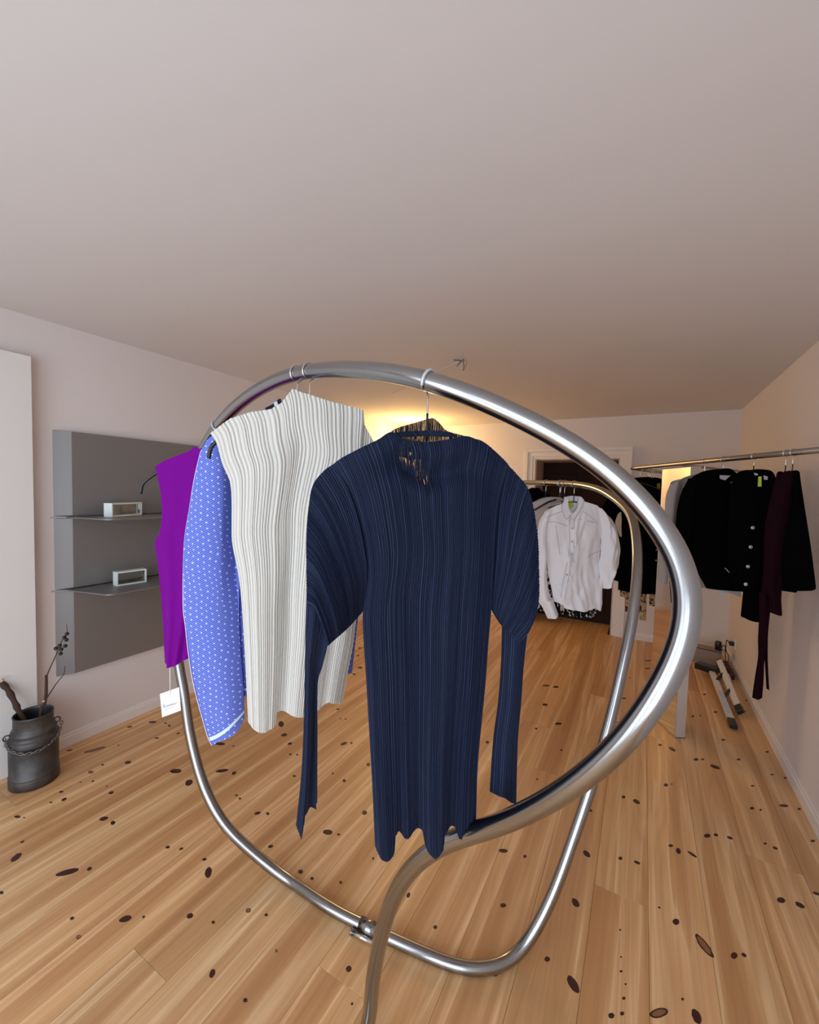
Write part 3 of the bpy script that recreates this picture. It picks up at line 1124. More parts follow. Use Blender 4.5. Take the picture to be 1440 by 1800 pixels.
cloth('lower_sleeve', nav, fr, [(884, 1092), (882, 1164), (877, 1234), (868, 1303), (862, 1393)],
      [(932, 1080), (922, 1164), (917, 1234), (911, 1303), (908, 1415)],
      [(884, 1092), (905, 1100), (932, 1080)], [(862, 1393), (872, 1395), (882, 1397), (885, 1397), (896, 1407), (908, 1415)], 60,
      lambda u, v: 0.004 - 0.012 * math.sin(PI * u), M_NAVY, Pleats(14, 33, 0.0022), 4, off=0.008, back=0.012, sm=(4, 4, 4, 1))

# ================================================================== IVORY sleeveless pleated top
C, T_ = rack_at(547, 652)
fr = Frame((C.x, C.y, C.z - 0.12), VIEW + math.radians(13))
make_hanger(C, T_, fr, 'slim black hanger with chrome hook inside the ivory sleeveless blouse', R, stem=0.10, arm_px=[(640, 778), (600, 755), (545, 740), (490, 742), (430, 755), (390, 770), (374, 783), (369, 794), (367, 806)], rod=0.0050)
iv = thing('pleated_sleeveless_blouse', 'ivory white pleated sleeveless top with mock neck, left of the navy one', 'top', fr.O, fr.ang)
ivL = [(370, 762), (381, 779), (391, 816), (404, 846), (407, 880), (407, 926), (408, 956), (419, 1011), (425, 1065), (431, 1162), (436, 1269)]
ivR = [(705, 830), (690, 900), (660, 985), (640, 1040), (627, 1086), (621, 1132), (612, 1178), (602, 1236)]
ivT = [(370, 762), (407, 738), (443, 728), (478, 724), (497, 713), (509, 698), (516, 690), (530, 696), (544, 700), (581, 712), (610, 719), (636, 725), (638, 750), (654, 777), (680, 793), (705, 830)]
ivB = [(436, 1269), (446, 1273), (470, 1270), (486, 1263), (489, 1241), (510, 1240), (535, 1242), (560, 1238), (578, 1226), (602, 1236)]


def iv_dy(u, v):
    b = -0.04 * math.sin(PI * u) ** 0.7
    w = min(1, v * 1.6)
    b += w * (-0.022 * g(u, 0.14, 0.10) + 0.022 * g(u, 0.36, 0.07) - 0.012 * g(u, 0.55, 0.1) + 0.010 * g(u, 0.78, 0.05) - 0.006 * g(u, 0.9, 0.05))
    b += -0.008 * g(v, 0.10, 0.07) * g(u, 0.45, 0.2) + 0.007 * g(v, 0.22, 0.08) * g(u, 0.42, 0.12)
    b += wr(u * 3, v * 3, 1.2, 0.010, 5.5)
    return b


cloth('body', iv, fr, ivL, ivR, ivT, ivB, 90, iv_dy, M_IVORY, Pleats(60, 17, 0.0036, 1.7, False), 6, back=0.02, sm=(4, 4, 1, 1),
      wob=lambda u, v: math.sin(PI * u) * (0.014 * g(v, 0.18, 0.09) * g(u, 0.5, 0.25) + 0.003 * math.sin(7 * v + 4 * u)))

# ================================================================== BLUE dotted blouse
C, T_ = rack_at(522, 657)
fr = Frame((C.x, C.y, C.z - 0.13), VIEW + math.radians(12))
make_hanger(C, T_, fr, 'slim black hanger with chrome hook inside the blue dotted blouse', R, stem=0.13, arm_px=[(640, 840), (580, 790), (520, 775), (470, 785), (430, 800)], arm_off=0.04)
bl = thing('pleated_blouse', 'periwinkle blue pinstriped pleated blouse with white dots, behind the ivory top', 'blouse', fr.O, fr.ang)


def tilt(me, a):
    """turn the cloth coordinates so that stripes run up to the right"""
    ca_, sa_ = math.cos(a), math.sin(a)
    for d in me.uv_layers['uv'].data:
        x, y = d.uv
        d.uv = (x * ca_ + y * sa_, -x * sa_ + y * ca_)


o = cloth('body', bl, fr, [(392, 800), (398, 900), (408, 1050), (420, 1226)], [(640, 830), (636, 1000), (628, 1100), (619, 1183)],
          [(392, 800), (450, 740), (540, 715), (610, 760), (640, 830)], [(420, 1224), (450, 1216), (540, 1200), (619, 1183)], 60,
          lambda u, v: -0.02 * math.sin(PI * u), M_BLUE, None, nu=50, off=0.035, back=0.01, uvscale='m')
tilt(o.data, math.radians(80))
o = cloth('sleeve', bl, fr, [(362, 776), (353, 793), (342, 840), (333, 895), (324, 956), (322, 1060), (326, 1101), (333, 1162), (342, 1211), (355, 1260), (366, 1297), (373, 1311)],
          [(410, 790), (418, 860), (421, 926), (421, 999), (420, 1070), (421, 1116), (427, 1193), (429, 1225), (430, 1262)],
          [(362, 776), (385, 768), (410, 790)], [(373, 1311), (385, 1300), (405, 1290), (420, 1280), (430, 1262)], 120,
          lambda u, v: -0.035 * math.sin(PI * u) ** 0.8 * (1 - 0.4 * v) + 0.03 * g(v, 0.3, 0.2) * max(0, u - 0.7) / 0.3 + wr(u, v * 3, 1.2, 0.006, 2.2), M_BLUE, None, nu=40, off=0.02, back=0.012, uvscale='m')
tilt(o.data, math.radians(33))
# pale stitched bands at the hems
cloth('hem_band', bl, fr, [(368, 1295), (370, 1301)], [(430, 1247), (430, 1252)], [(368, 1295), (400, 1272), (430, 1247)], [(370, 1301), (401, 1278), (430, 1252)], 2,
      lambda u, v: -0.022 * math.sin(PI * u) ** 0.8 - 0.003, M_BLUEHEM, None, nu=20, off=0.02, back=None, sm=(1, 1, 4, 4), modes=('arc',) * 4)
cloth('hem_band', bl, fr, [(424, 1210), (424, 1214)], [(614, 1171), (614, 1175)], [(424, 1210), (520, 1192), (614, 1171)], [(424, 1214), (520, 1196), (614, 1175)], 2,
      lambda u, v: -0.022 * math.sin(PI * u) - 0.002, M_BLUEHEM, None, nu=20, off=0.035, back=None, sm=(1, 1, 4, 4), modes=('arc',) * 4)
tube('selvage', catmull(fr.locs([(353, 793), (342, 840), (333, 895), (324, 956), (322, 1060), (326, 1101), (333, 1162), (342, 1211), (355, 1260), (366, 1297), (373, 1311)], 0.019), 5), 0.0011, M_SELV, bl, 6)
cloth('collar', bl, fr, [(466, 717), (472, 735)], [(494, 701), (500, 722)], [(466, 717), (480, 710), (490, 701), (494, 701)], [(472, 735), (488, 728), (500, 722)], 6,
      lambda u, v: 0.0, M_DUSK, None, nu=10, off=0.02, back=0.01, sm=(1, 1, 1, 1), modes=('arc',) * 4)
cloth('collar_stripe', bl, fr, [(481, 708), (485, 722)], [(487, 705), (491, 719)], [(481, 708), (487, 705)], [(485, 722), (491, 719)], 2,
      lambda u, v: 0.0, M_BLUEHEM, None, nu=2, off=0.014, back=None, sm=(1, 1, 1, 1), modes=('arc',) * 4)

# ================================================================== PURPLE sleeveless top
C, T_ = rack_at(385, 748)
fr = Frame((C.x, C.y, C.z - 0.10), VIEW + math.radians(-2))
hg = make_hanger(C, T_, fr, 'black hanger with chrome hook in the purple top, its bare tip showing', R, stem=0.06, rod=0.0052, sheath=True, arm_off=0.0,
                 arm_px=[(470, 812), (440, 790), (410, 775), (383, 772), (340, 800), (300, 818), (278, 830), (263, 840), (252, 850), (249, 858), (247.5, 868)])
pu = thing('sleeveless_shirt', 'plain bright purple sleeveless top, leftmost on the tube rack', 'top', fr.O, fr.ang)
cloth('body', pu, fr, [(272, 821), (277, 838), (283, 870), (285, 905), (281, 935), (272, 953), (276, 985), (281, 1030), (286, 1090), (288, 1130), (290, 1165)],
      [(470, 830), (452, 870), (440, 930), (430, 1000), (405, 1070), (385, 1110), (370, 1140)],
      [(272, 821), (290, 812), (315, 803), (340, 795), (354, 787), (375, 800), (405, 800), (440, 795), (470, 830)],
      [(290, 1165), (297, 1169), (312, 1166), (324, 1160), (332, 1154), (350, 1148), (370, 1140)], 70,
      lambda u, v: -0.035 * math.sin(PI * u) ** 0.7 + v * (0.006 * math.sin(u * 30)) + wr(u * 2, v * 2, 1.3, 0.012, 9), M_PURPLE, None, nu=60, back=0.03)
# swing tag on a white thread
tube('tag_thread', fr.locs([(299, 1160), (299, 1190), (299.5, 1222)], -0.012), 0.0014, M_PAPER, pu, 6)
tg = cloth('swing_tag', pu, fr, [(281, 1220), (285, 1261)], [(315, 1208), (318, 1249)], [(281, 1220), (315, 1208)], [(285, 1261), (318, 1249)], 2, lambda u, v: 0.0, M_PAPER, None, nu=2, off=-0.012, back=0.0012, sm=(1, 1, 1, 1), modes=('arc',) * 4)
# handwriting-like logo line on the tag: (illegible in the photo) small looping script
scr = []
sx = [(288, 1243.5), (289, 1240.5), (288.4, 1238.5), (287.4, 1241.5), (289, 1244), (291.5, 1242.3), (293, 1240.2), (294, 1242.4), (295.4, 1239.6), (296.5, 1241.7), (298, 1238.8), (299.3, 1240.6), (300.6, 1237.5),
      (302, 1240), (303.4, 1236.8), (304.8, 1239), (306.2, 1235.8), (307.4, 1238), (309, 1236.2), (311.5, 1234.5)]
tube('tag_script', catmull(fr.locs(sx, -0.0136), 4), 0.00035, M_INK, tg, 5)
tube('tag_script', fr.locs([(288.5, 1248.2), (298, 1245), (306, 1242)], -0.0136), 0.0003, M_INK, tg, 5)

# ================================================================== WHITE SHIRT group on the far bar of the rack
def rail_pt(px):
    return rack_at(px, 850)


C, T_ = rail_pt(1010)
frS = Frame((C.x, C.y, C.z - 0.12), VIEW + math.radians(4))
make_hanger(C, T_, frS, 'black hanger in the white button shirt on the far bar', R, 0.17, 0.045, 0.095, wire=0.0022)
sh = thing('button_shirt', 'white long-sleeved button shirt with pointed collar on the far bar', 'shirt', frS.O, frS.ang)


def c7(pts):
    return crop(900, 740, 4.5, pts)


def wrk(seed, a=0.012, s=5.0):
    return lambda u, v: -0.05 * math.sin(PI * u) ** 0.8 + wr(u, v, s, a, seed) + wr(u, v, s * 2.7, a * 0.5, seed + 4) - a * 0.8 * abs(noise.noise(Vector((u * 3 + v * 2, v * 5, seed))))


cloth('body', sh, frS, c7([(255, 725), (262, 850), (272, 1000), (280, 1130), (300, 1260), (335, 1430)]), c7([(720, 720), (712, 850), (700, 1000), (690, 1150), (700, 1300), (712, 1430)]),
      c7([(255, 725), (330, 668), (405, 640), (470, 770), (545, 635), (640, 665), (720, 720)]), c7([(335, 1430), (385, 1442), (392, 1466), (470, 1482), (560, 1490), (650, 1472), (690, 1500), (712, 1430)]),
      60, wrk(1.3, 0.022, 4.0), M_SHIRT, None, nu=60, back=0.04, sm=(4, 4, 1, 3))
cloth('sleeve', sh, frS, c7([(268, 715), (220, 790), (203, 880), (200, 1020), (202, 1200), (198, 1390), (240, 1470), (282, 1560)]), c7([(300, 700), (280, 800), (272, 950), (275, 1130), (283, 1290), (310, 1400), (368, 1530)]),
      c7([(268, 715), (300, 700)]), c7([(282, 1560), (325, 1545), (368, 1530)]), 50, lambda u, v: -0.04 * math.sin(PI * u) + wr(u, v * 2.5, 3, 0.012, 6), M_SHIRT, None, nu=20, off=-0.012, back=0.03)
cloth('sleeve', sh, frS, c7([(650, 680), (690, 800), (705, 950), (700, 1060), (690, 1160), (695, 1250), (712, 1325)]), c7([(690, 695), (770, 760), (825, 850), (852, 970), (848, 1090), (835, 1170), (780, 1270)]),
      c7([(650, 680), (690, 695)]), c7([(712, 1325), (745, 1305), (780, 1270)]), 50, lambda u, v: -0.055 * math.sin(PI * u) + wr(u * 1.5, v * 3, 3, 0.016, 16) + wr(u * 3, v * 6, 3, 0.005, 19), M_SHIRT, None, nu=26, off=-0.01, back=0.03)
cloth('cuff', sh, frS, c7([(222, 1420), (282, 1560)]), c7([(320, 1400), (368, 1530)]), c7([(222, 1420), (270, 1412), (320, 1400)]), c7([(282, 1560), (325, 1548), (368, 1530)]), 8,
      lambda u, v: -0.045 * math.sin(PI * u), M_SHIRT, None, nu=14, off=-0.016, back=0.03, sm=(1, 1, 3, 3))
cloth('collar', sh, frS, c7([(415, 605), (395, 690), (430, 778)]), c7([(440, 615), (440, 690), (468, 742)]), c7([(415, 605), (440, 615)]), c7([(430, 778), (468, 742)]), 12,
      lambda u, v: -0.012, M_SHIRT, None, nu=6, off=-0.045, back=0.012, sm=(3, 3, 1, 1))
cloth('collar', sh, frS, c7([(520, 612), (510, 690), (462, 745)]), c7([(545, 600), (566, 650), (492, 778)]), c7([(520, 612), (545, 600)]), c7([(462, 745), (492, 778)]), 12,
      lambda u, v: -0.012, M_SHIRT, None, nu=6, off=-0.045, back=0.012, sm=(3, 3, 1, 1))
cloth('collar_stand', sh, frS, c7([(410, 603), (425, 680), (462, 742)]), c7([(548, 598), (530, 680), (468, 742)]), c7([(410, 603), (480, 592), (548, 598)]), c7([(462, 742), (468, 742)]), 10,
      lambda u, v: 0.015 * math.sin(PI * u), M_SHIRT, None, nu=14, off=0.0, back=None, sm=(1, 1, 1, 1))
cloth('placket', sh, frS, c7([(452, 775), (455, 900), (450, 1050), (425, 1180), (400, 1300), (388, 1420)]), c7([(490, 775), (492, 900), (488, 1050), (468, 1150), (440, 1280), (412, 1440)]),
      c7([(452, 775), (490, 775)]), c7([(388, 1420), (412, 1440)]), 30, lambda u, v: -0.058 + 0.004 * math.sin(30 * v), M_SHIRT, None, nu=5, off=0.0, back=0.0, sm=(4, 4, 1, 1))
for q in [(474, 850), (474, 955), (470, 1052), (462, 1115), (434, 1218)]:
    p = frS.loc(900 + q[0] / 4.5, 740 + q[1] / 4.5, -0.062)
    bo = lathe('button', [(0.0, 0.003), (0.0065, 0.002), (0.0065, 0.0), (0.0, 0.0)], M_BTN, sh, 12)
    bo.rotation_euler = (PI / 2, 0, 0)
    bo.location = p
for k_, P_ in enumerate([[(415, 605), (395, 690), (430, 778), (468, 742)], [(545, 600), (566, 650), (492, 778), (462, 745)]]):  # thin grey tubes draw in the shade along collar, placket and yoke
    tube('collar_shade_line', catmull(frS.locs(c7(P_), -0.064), 3), 0.0014, M_SHADELINE, sh, 5)
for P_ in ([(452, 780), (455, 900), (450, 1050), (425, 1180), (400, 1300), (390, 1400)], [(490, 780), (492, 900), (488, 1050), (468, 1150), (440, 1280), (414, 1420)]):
    tube('placket_shade_line', catmull(frS.locs(c7(P_), -0.060), 3), 0.0012, M_SHADELINE, sh, 5)
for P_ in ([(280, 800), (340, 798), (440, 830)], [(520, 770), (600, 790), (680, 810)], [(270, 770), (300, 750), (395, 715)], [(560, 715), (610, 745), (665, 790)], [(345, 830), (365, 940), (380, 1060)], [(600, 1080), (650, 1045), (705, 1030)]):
    tube('yoke_shade_line', catmull(frS.locs(c7(P_), -0.056), 4), 0.0012, M_SHADELINE, sh, 5)
cloth('lime_label', sh, frS, c7([(435, 640), (440, 690)]), c7([(470, 632), (488, 672)]), c7([(435, 640), (450, 630), (470, 632)]), c7([(440, 690), (465, 688), (488, 672)]), 4,
      lambda u, v: 0.0, M_GREEN, None, nu=4, off=-0.003, back=None, sm=(1, 1, 1, 1), modes=('arc',) * 4)

# behind the shirt: further clothes on the same bar, each on a hanger
for (px, lab) in ((993, 'black hanger just left of the white button shirt'), (984, 'black hanger in the pale striped blouse behind the white shirt'),
                  (961, 'black hanger in the black garment at the far end of the bar'), (987, 'black hanger in the printed skirt on the far bar')):
    C, T_ = rail_pt(px)
    f2 = Frame((C.x, C.y, C.z - 0.12), VIEW + math.radians(20))
    make_hanger(C, T_, f2, lab, R, 0.07, 0.03, 0.10, wire=0.0022)
C, T_ = rail_pt(984)
f2 = Frame((C.x, C.y, C.z - 0.12), VIEW + math.radians(14))
s2 = thing('striped_blouse', 'pale grey white blouse with dark piping peeking out behind the white shirt', 'blouse', f2.O, f2.ang)


def c9(pts):
    return crop(900, 830, 6.43, pts)


cloth('body', s2, f2, c9([(225, 350), (250, 520), (290, 700), (310, 900)]), c9([(640, 340), (640, 500), (640, 700), (640, 900)]), c9([(225, 350), (340, 300), (450, 280), (540, 290), (640, 340)]), c9([(310, 900), (480, 900), (640, 900)]),
      30, lambda u, v: -0.03 * math.sin(PI * u), mat('pale_grey_cotton', (0.50, 0.46, 0.46), 0.9), None, nu=30, back=0.03)
tube('piping', catmull(f2.locs(c9([(255, 430), (330, 385), (420, 335), (500, 310)]), -0.04), 5), 0.006, M_DUSK, s2, 6)
C, T_ = rail_pt(957)
f3 = Frame((C.x, C.y, C.z - 0.12), VIEW + math.radians(16))
s3 = thing('dark_cardigan', 'black garment at the far left end of the bar beside the navy sleeve', 'top', f3.O, f3.ang)
cloth('body', s3, f3, c9([(170, 200), (200, 400), (210, 700), (210, 1150)]), c9([(430, 260), (440, 500), (450, 700), (470, 1350)]), c9([(170, 200), (270, 175), (340, 235), (430, 260)]), c9([(210, 1150), (330, 1300), (470, 1350)]),
      30, lambda u, v: -0.03 * math.sin(PI * u), M_BLACKC, None, nu=30, off=0.05, back=0.03)
C4, T4 = rail_pt(984)
f4 = Frame((C4.x, C4.y, C4.z - 0.12), VIEW + math.radians(-6))
s4 = thing('printed_skirt', 'black and white patterned skirt with wavy hem below the white shirt', 'skirt', f4.O, f4.ang)
cloth('body', s4, f4, c9([(290, 1000), (270, 1250), (240, 1540)]), c9([(1000, 1000), (985, 1300), (948, 1640)]), c9([(290, 1000), (640, 1000), (1000, 1000)]),
      c9([(240, 1590), (330, 1600), (400, 1620), (500, 1600), (620, 1620), (740, 1640), (850, 1640), (948, 1640)]), 40, lambda u, v: -0.05 * math.sin(PI * u) + v * 0.012 * math.sin(u * 40), M_ZEBRA, None, nu=80, off=0.0, back=0.04)

# ================================================================== corner rail on the right + mirror column
ZR = 1.71
tipw = at_z(1113, 823, ZR)
wallp = at_z(1440, 791, ZR)
dirm = (wallp - tipw).normalized()
t_w = (XR - tipw.x) / dirm.x
wallp = tipw + dirm * t_w
retp = at_z(1165, 830.5, ZR)
dirr = (retp - tipw).normalized()
retp = tipw + dirr * ((YB - tipw.y) / dirr.y)
crsp = at_z(1300, 828, ZR)
rail = thing('corner_rail', 'brown steel clothes rail projecting from the right wall to a point', 'clothes rail', (tipw.x, tipw.y, 0))
lz = Vector((tipw.x, tipw.y, 0))
RR = 0.0135
path = [wallp, tipw.lerp(wallp, 0.06), tipw + Vector((-0.004, 0.012, 0)), tipw.lerp(retp, 0.08), retp]
pp = [wallp, wallp.lerp(tipw, 0.5)] + [tipw.lerp(wallp, 0.03), tipw + Vector((-0.004, 0.006, 0)), tipw.lerp(retp, 0.04)] + [tipw.lerp(retp, 0.5), retp]
tube('rail_tube', pp, RR, M_STEEL2, rail, 16, None, lz)
tube('wall_flange', [wallp - Vector((0.012, 0, 0)), wallp], 0.032, M_STEEL2, rail, 20, None, lz)
tube('wall_flange', [retp - Vector((0, 0.012, 0)), retp], 0.032, M_STEEL2, rail, 20, None, lz)
cr0 = tipw.lerp(wallp, 0.28)
cdir = (crsp - cr0).normalized()
tube('cross_bar', [cr0, cr0 + cdir * ((XR - cr0.x) / cdir.x)], 0.008, M_STEEL2, rail, 12, None, lz)

mA, mB = at_z(1187, 1297), Vector((0.103, 3.315, 0))
mdir = (mB - mA).normalized()
mn = Vector((-mdir.y, mdir.x, 0))      # to the left of the face
if mn.x > 0:
    mn = -mn
thk = 0.062
ZC = ZR - RR - 0.001
q0, q1 = mA, mB
q2, q3 = mB - mn * thk, mA - mn * thk
col = thing('mirror_column', 'free-standing mirror polished steel column under the corner rail', 'mirror', ((q0 + q2) / 2))
cl_ = (q0 + q2) / 2
ring = [q - cl_ for q in (q0, q1, q2, q3)]
hexa('column_box', [v + Vector((0, 0, 0.004)) for v in ring] + [v + Vector((0, 0, ZC)) for v in ring], mat('column_side', (0.72, 0.71, 0.71), 0.35, 0.6), col, 0.002)
fa = [ring[0] + mn * 0.0035, ring[1] + mn * 0.0035, ring[1] + mn * 0.0004, ring[0] + mn * 0.0004]
hexa('mirror_face', [v + Vector((0, 0, 0.006)) for v in fa] + [v + Vector((0, 0, ZC - 0.002)) for v in fa], M_MIRROR, col)
hexa('base_plate', [v * 1.04 for v in ring] + [v * 1.04 + Vector((0, 0, 0.004)) for v in ring], M_STEEL2, col)


def c8(pts):
    return crop(1100, 740, 4.235, pts)


def c6(pts):
    return crop(1060, 800, 6.0, pts)


def rail_main(px):
    """point on the main leg of the corner rail seen at column px"""
    best = None
    for i in range(400):
        p = tipw.lerp(wallp, i / 399)
        v = p - CAM
        x = 720 + FOC * v.dot(RT) / v.dot(FW)
        if best is None or abs(x - px) < best[0]:
            best = (abs(x - px), p)
    return best[1]


def rail_ret(px):
    best = None
    for i in range(400):
        p = tipw.lerp(retp, i / 399)
        v = p - CAM
        x = 720 + FOC * v.dot(RT) / v.dot(FW)
        if best is None or abs(x - px) < best[0]:
            best = (abs(x - px), p)
    return best[1]


def flat(a=0.03, seed=0.0, amp=0.01, s=2.5):
    return lambda u, v: -a * math.sin(PI * u) ** 0.8 + wr(u, v, s, amp, seed)


# -- grey-beige coat next to the mirror
p = rail_main(1240)
fA = Frame((p.x, p.y, p.z - 0.12), VIEW + math.radians(2))
make_hanger(p, dirm, fA, 'black hanger in the grey-beige jacket by the mirror column', RR, 0.12, 0.05, 0.09)
gc = thing('beige_jacket', 'grey-beige jacket hanging beside the mirror column behind the black blazers', 'jacket', fA.O, fA.ang)
cloth('body', gc, fA, c8([(318, 560), (330, 800), (345, 1100), (370, 1240)]), c8([(700, 500), (690, 800), (680, 1100), (680, 1240)]), c8([(318, 560), (350, 480), (430, 430), (520, 400), (600, 400), (700, 500)]),
      c8([(370, 1240), (520, 1235), (680, 1240)]), 30, flat(0.03, 2), M_GREYCOAT, None, nu=30, off=0.06, back=0.02)
cloth('sleeve', gc, fA, c8([(335, 470), (300, 560), (290, 700), (265, 900), (245, 1050), (235, 1200)]), c8([(420, 430), (400, 560), (380, 700), (340, 900), (320, 1050), (305, 1205)]), c8([(335, 470), (380, 445), (420, 430)]),
      c8([(235, 1200), (270, 1206), (305, 1205)]), 30, flat(0.03, 3), M_GREYCOAT, None, nu=16, off=0.03, back=0.03)
# -- black blazer 1
p = rail_main(1272)
fB = Frame((p.x, p.y, p.z - 0.12), VIEW + math.radians(-2))
make_hanger(p, dirm, fB, 'black hanger in the left black blazer', RR, 0.11, 0.05, 0.075)
j1 = thing('black_blazer', 'black blazer without buttons showing, first one right of the beige jacket', 'jacket', fB.O, fB.ang, )
cloth('body', j1, fB, c8([(420, 520), (430, 800), (500, 1050), (600, 1245)]), c8([(860, 420), (880, 700), (880, 1000), (872, 1266)]), c8([(420, 520), (500, 430), (600, 375), (690, 358), (760, 362), (860, 420)]),
      c8([(600, 1245), (740, 1252), (872, 1266)]), 40, flat(0.04, 4), M_BLACKC, None, nu=40, back=0.03)
cloth('sleeve', j1, fB, c8([(470, 440), (420, 520), (385, 650), (370, 800), (345, 1000), (318, 1080), (340, 1355)]), c8([(530, 430), (530, 600), (520, 800), (460, 1000), (420, 1150), (400, 1352)]), c8([(470, 440), (500, 425), (530, 430)]),
      c8([(340, 1355), (370, 1358), (400, 1352)]), 40, flat(0.035, 5), M_BLACKC, None, nu=20, off=-0.02, back=0.03)
cloth('neck_label', j1, fB, c8([(700, 404), (702, 430)]), c8([(782, 406), (740, 442)]), c8([(700, 404), (782, 406)]), c8([(702, 430), (740, 442)]), 3, lambda u, v: 0.0, M_LABEL, None, nu=4, off=-0.045, back=None, sm=(1, 1, 1, 1))
tube('chain_brooch', catmull(fB.locs(c8([(738, 1096), (752, 1105), (765, 1122), (785, 1126), (802, 1104)]), -0.055), 4), 0.0022, M_BTN, j1, 6)
# pale blouse tails below blazer 1
p2 = rail_main(1285)
fB2 = Frame((p2.x, p2.y, p2.z - 0.12), VIEW + math.radians(-2))
pt_ = thing('pale_blouse', 'pale grey blouse whose tails show below the black blazers', 'blouse', fB2.O, fB2.ang)
cloth('body', pt_, fB2, c8([(640, 500), (660, 900), (690, 1285)]), c8([(860, 500), (862, 900), (855, 1310)]), c8([(640, 500), (760, 420), (860, 500)]), c8([(690, 1285), (712, 1300), (730, 1270), (800, 1292), (855, 1310)]),
      20, flat(0.012, 6), M_LABEL, None, nu=20, off=0.045, back=0.01, sm=(3, 3, 3, 1))
# -- black jacket 2 with silver buttons
p = rail_main(1326)
fC = Frame((p.x, p.y, p.z - 0.12), VIEW + math.radians(-6))
make_hanger(p, dirm, fC, 'black hanger with chrome hook in the silver-buttoned jacket', RR, 0.10, 0.04, 0.07)
j2 = thing('buttoned_jacket', 'black jacket with a row of silver buttons and a lime tag', 'jacket', fC.O, fC.ang)
cloth('body', j2, fC, c8([(790, 420), (770, 700), (760, 1000), (800, 1262)]), c8([(1120, 440), (1110, 700), (1090, 1000), (1080, 1270)]), c8([(790, 420), (860, 380), (930, 362), (1010, 365), (1060, 378), (1120, 440)]),
      c8([(800, 1262), (940, 1268), (1080, 1270)]), 40, flat(0.035, 7), M_BLACKC, None, nu=40, back=0.03)
cloth('sleeve', j2, fC, c8([(1000, 400), (960, 700), (900, 1000), (875, 1270), (858, 1450)]), c8([(1090, 420), (1080, 700), (1040, 1000), (1012, 1280), (992, 1492)]), c8([(1000, 400), (1045, 390), (1090, 420)]),
      c8([(858, 1450), (900, 1475), (992, 1492)]), 40, flat(0.03, 8), M_BLACKC, None, nu=20, off=-0.02, back=0.03)
for q in [(945, 795), (930, 938), (910, 1083), (893, 1215)]:
    pt = fC.loc(1100 + q[0] / 4.235, 740 + q[1] / 4.235, -0.058)
    bo = lathe('button', [(0.0, 0.004), (0.002, 0.0035), (0.0035, 0.002), (0.007, 0.0045), (0.0085, 0.002), (0.008, 0.0), (0, 0)], M_BTN, j2, 16)
    bo.rotation_euler = (PI / 2, 0, 0)
    bo.location = pt
cloth('lime_label', j2, fC, c8([(988, 414), (983, 488)]), c8([(1012, 412), (1012, 488)]), c8([(988, 414), (1012, 412)]), c8([(983, 488), (1012, 488)]), 3, lambda u, v: 0.0, M_GREEN, None, nu=2, off=-0.05, back=None, sm=(1, 1, 1, 1))
for q in ((955, 985, 385, 405), (1025, 1058, 405, 438)):
    cloth('neck_label', j2, fC, c8([(q[0], q[2]), (q[0] + 6, q[3])]), c8([(q[1], q[2] + 8), (q[1], q[3])]), c8([(q[0], q[2]), (q[1], q[2] + 8)]), c8([(q[0] + 6, q[3]), (q[1], q[3])]), 2, lambda u, v: 0.0, M_LABEL, None, nu=2, off=-0.045, back=None, sm=(1, 1, 1, 1))
# -- maroon wrap blouse with long ties and black jacket behind it
p = rail_main(1383)
fD = Frame((p.x, p.y, p.z - 0.12), VIEW + math.radians(-8))
make_hanger(p, dirm, fD, 'black hanger with chrome hook in the maroon wrap blouse', RR, 0.03, 0.02, 0.085)
mw = thing('wrap_blouse', 'dark maroon wrap blouse with long hanging ties, rightmost on the corner rail', 'blouse', fD.O, fD.ang)
cloth('body', mw, fD, c8([(1125, 400), (1080, 560), (1035, 800), (1030, 1050), (1012, 1270)]), c8([(1250, 420), (1235, 600), (1180, 900), (1165, 1150), (1160, 1290)]), c8([(1125, 400), (1150, 385), (1180, 372), (1215, 380), (1250, 420)]),
      c8([(1012, 1270), (1080, 1290), (1160, 1290)]), 40, flat(0.03, 9, 0.014), M_MAROON, None, nu=30, off=-0.04, back=0.03)
cloth('sleeve', mw, fD, c8([(1060, 1200), (1062, 1320), (1068, 1420)]), c8([(1165, 1200), (1160, 1320), (1168, 1448)]), c8([(1060, 1200), (1165, 1200)]), c8([(1068, 1420), (1110, 1438), (1168, 1448)]), 12,
      flat(0.02, 10), M_MAROON, None, nu=12, off=-0.045, back=0.02)


def c1_(pts):
    return crop(1080, 1050, 4.0, pts)


cloth('tie', mw, fD, c1_([(1020, -40), (1018, 150), (1012, 300), (1012, 420), (990, 560), (970, 705)]), c1_([(1090, -40), (1088, 150), (1072, 300), (1056, 420), (1052, 560), (1036, 705)]), c1_([(1020, -40), (1090, -40)]),
      c1_([(970, 705), (1000, 712), (1036, 705)]), 30, flat(0.012, 11), M_MAROON, None, nu=10, off=-0.035, back=0.01)
cloth('tie', mw, fD, c1_([(1060, 100), (1058, 300), (1060, 420), (1070, 560), (1076, 640)]), c1_([(1092, 100), (1078, 300), (1076, 420), (1082, 560), (1082, 650)]), c1_([(1060, 100), (1092, 100)]),
      c1_([(1076, 640), (1079, 646), (1082, 650)]), 20, flat(0.008, 12), M_MAROON, None, nu=6, off=-0.03, back=0.008)
p = rail_main(1395)
fE = Frame((p.x, p.y, p.z - 0.12), VIEW + math.radians(-8))
make_hanger(p, dirm, fE, 'hanger in the flared black jacket at the right end', RR, 0.03, 0.01, 0.08)
bj = thing('flared_jacket', 'flared black jacket behind the maroon blouse, nearest the right wall', 'jacket', fE.O, fE.ang)
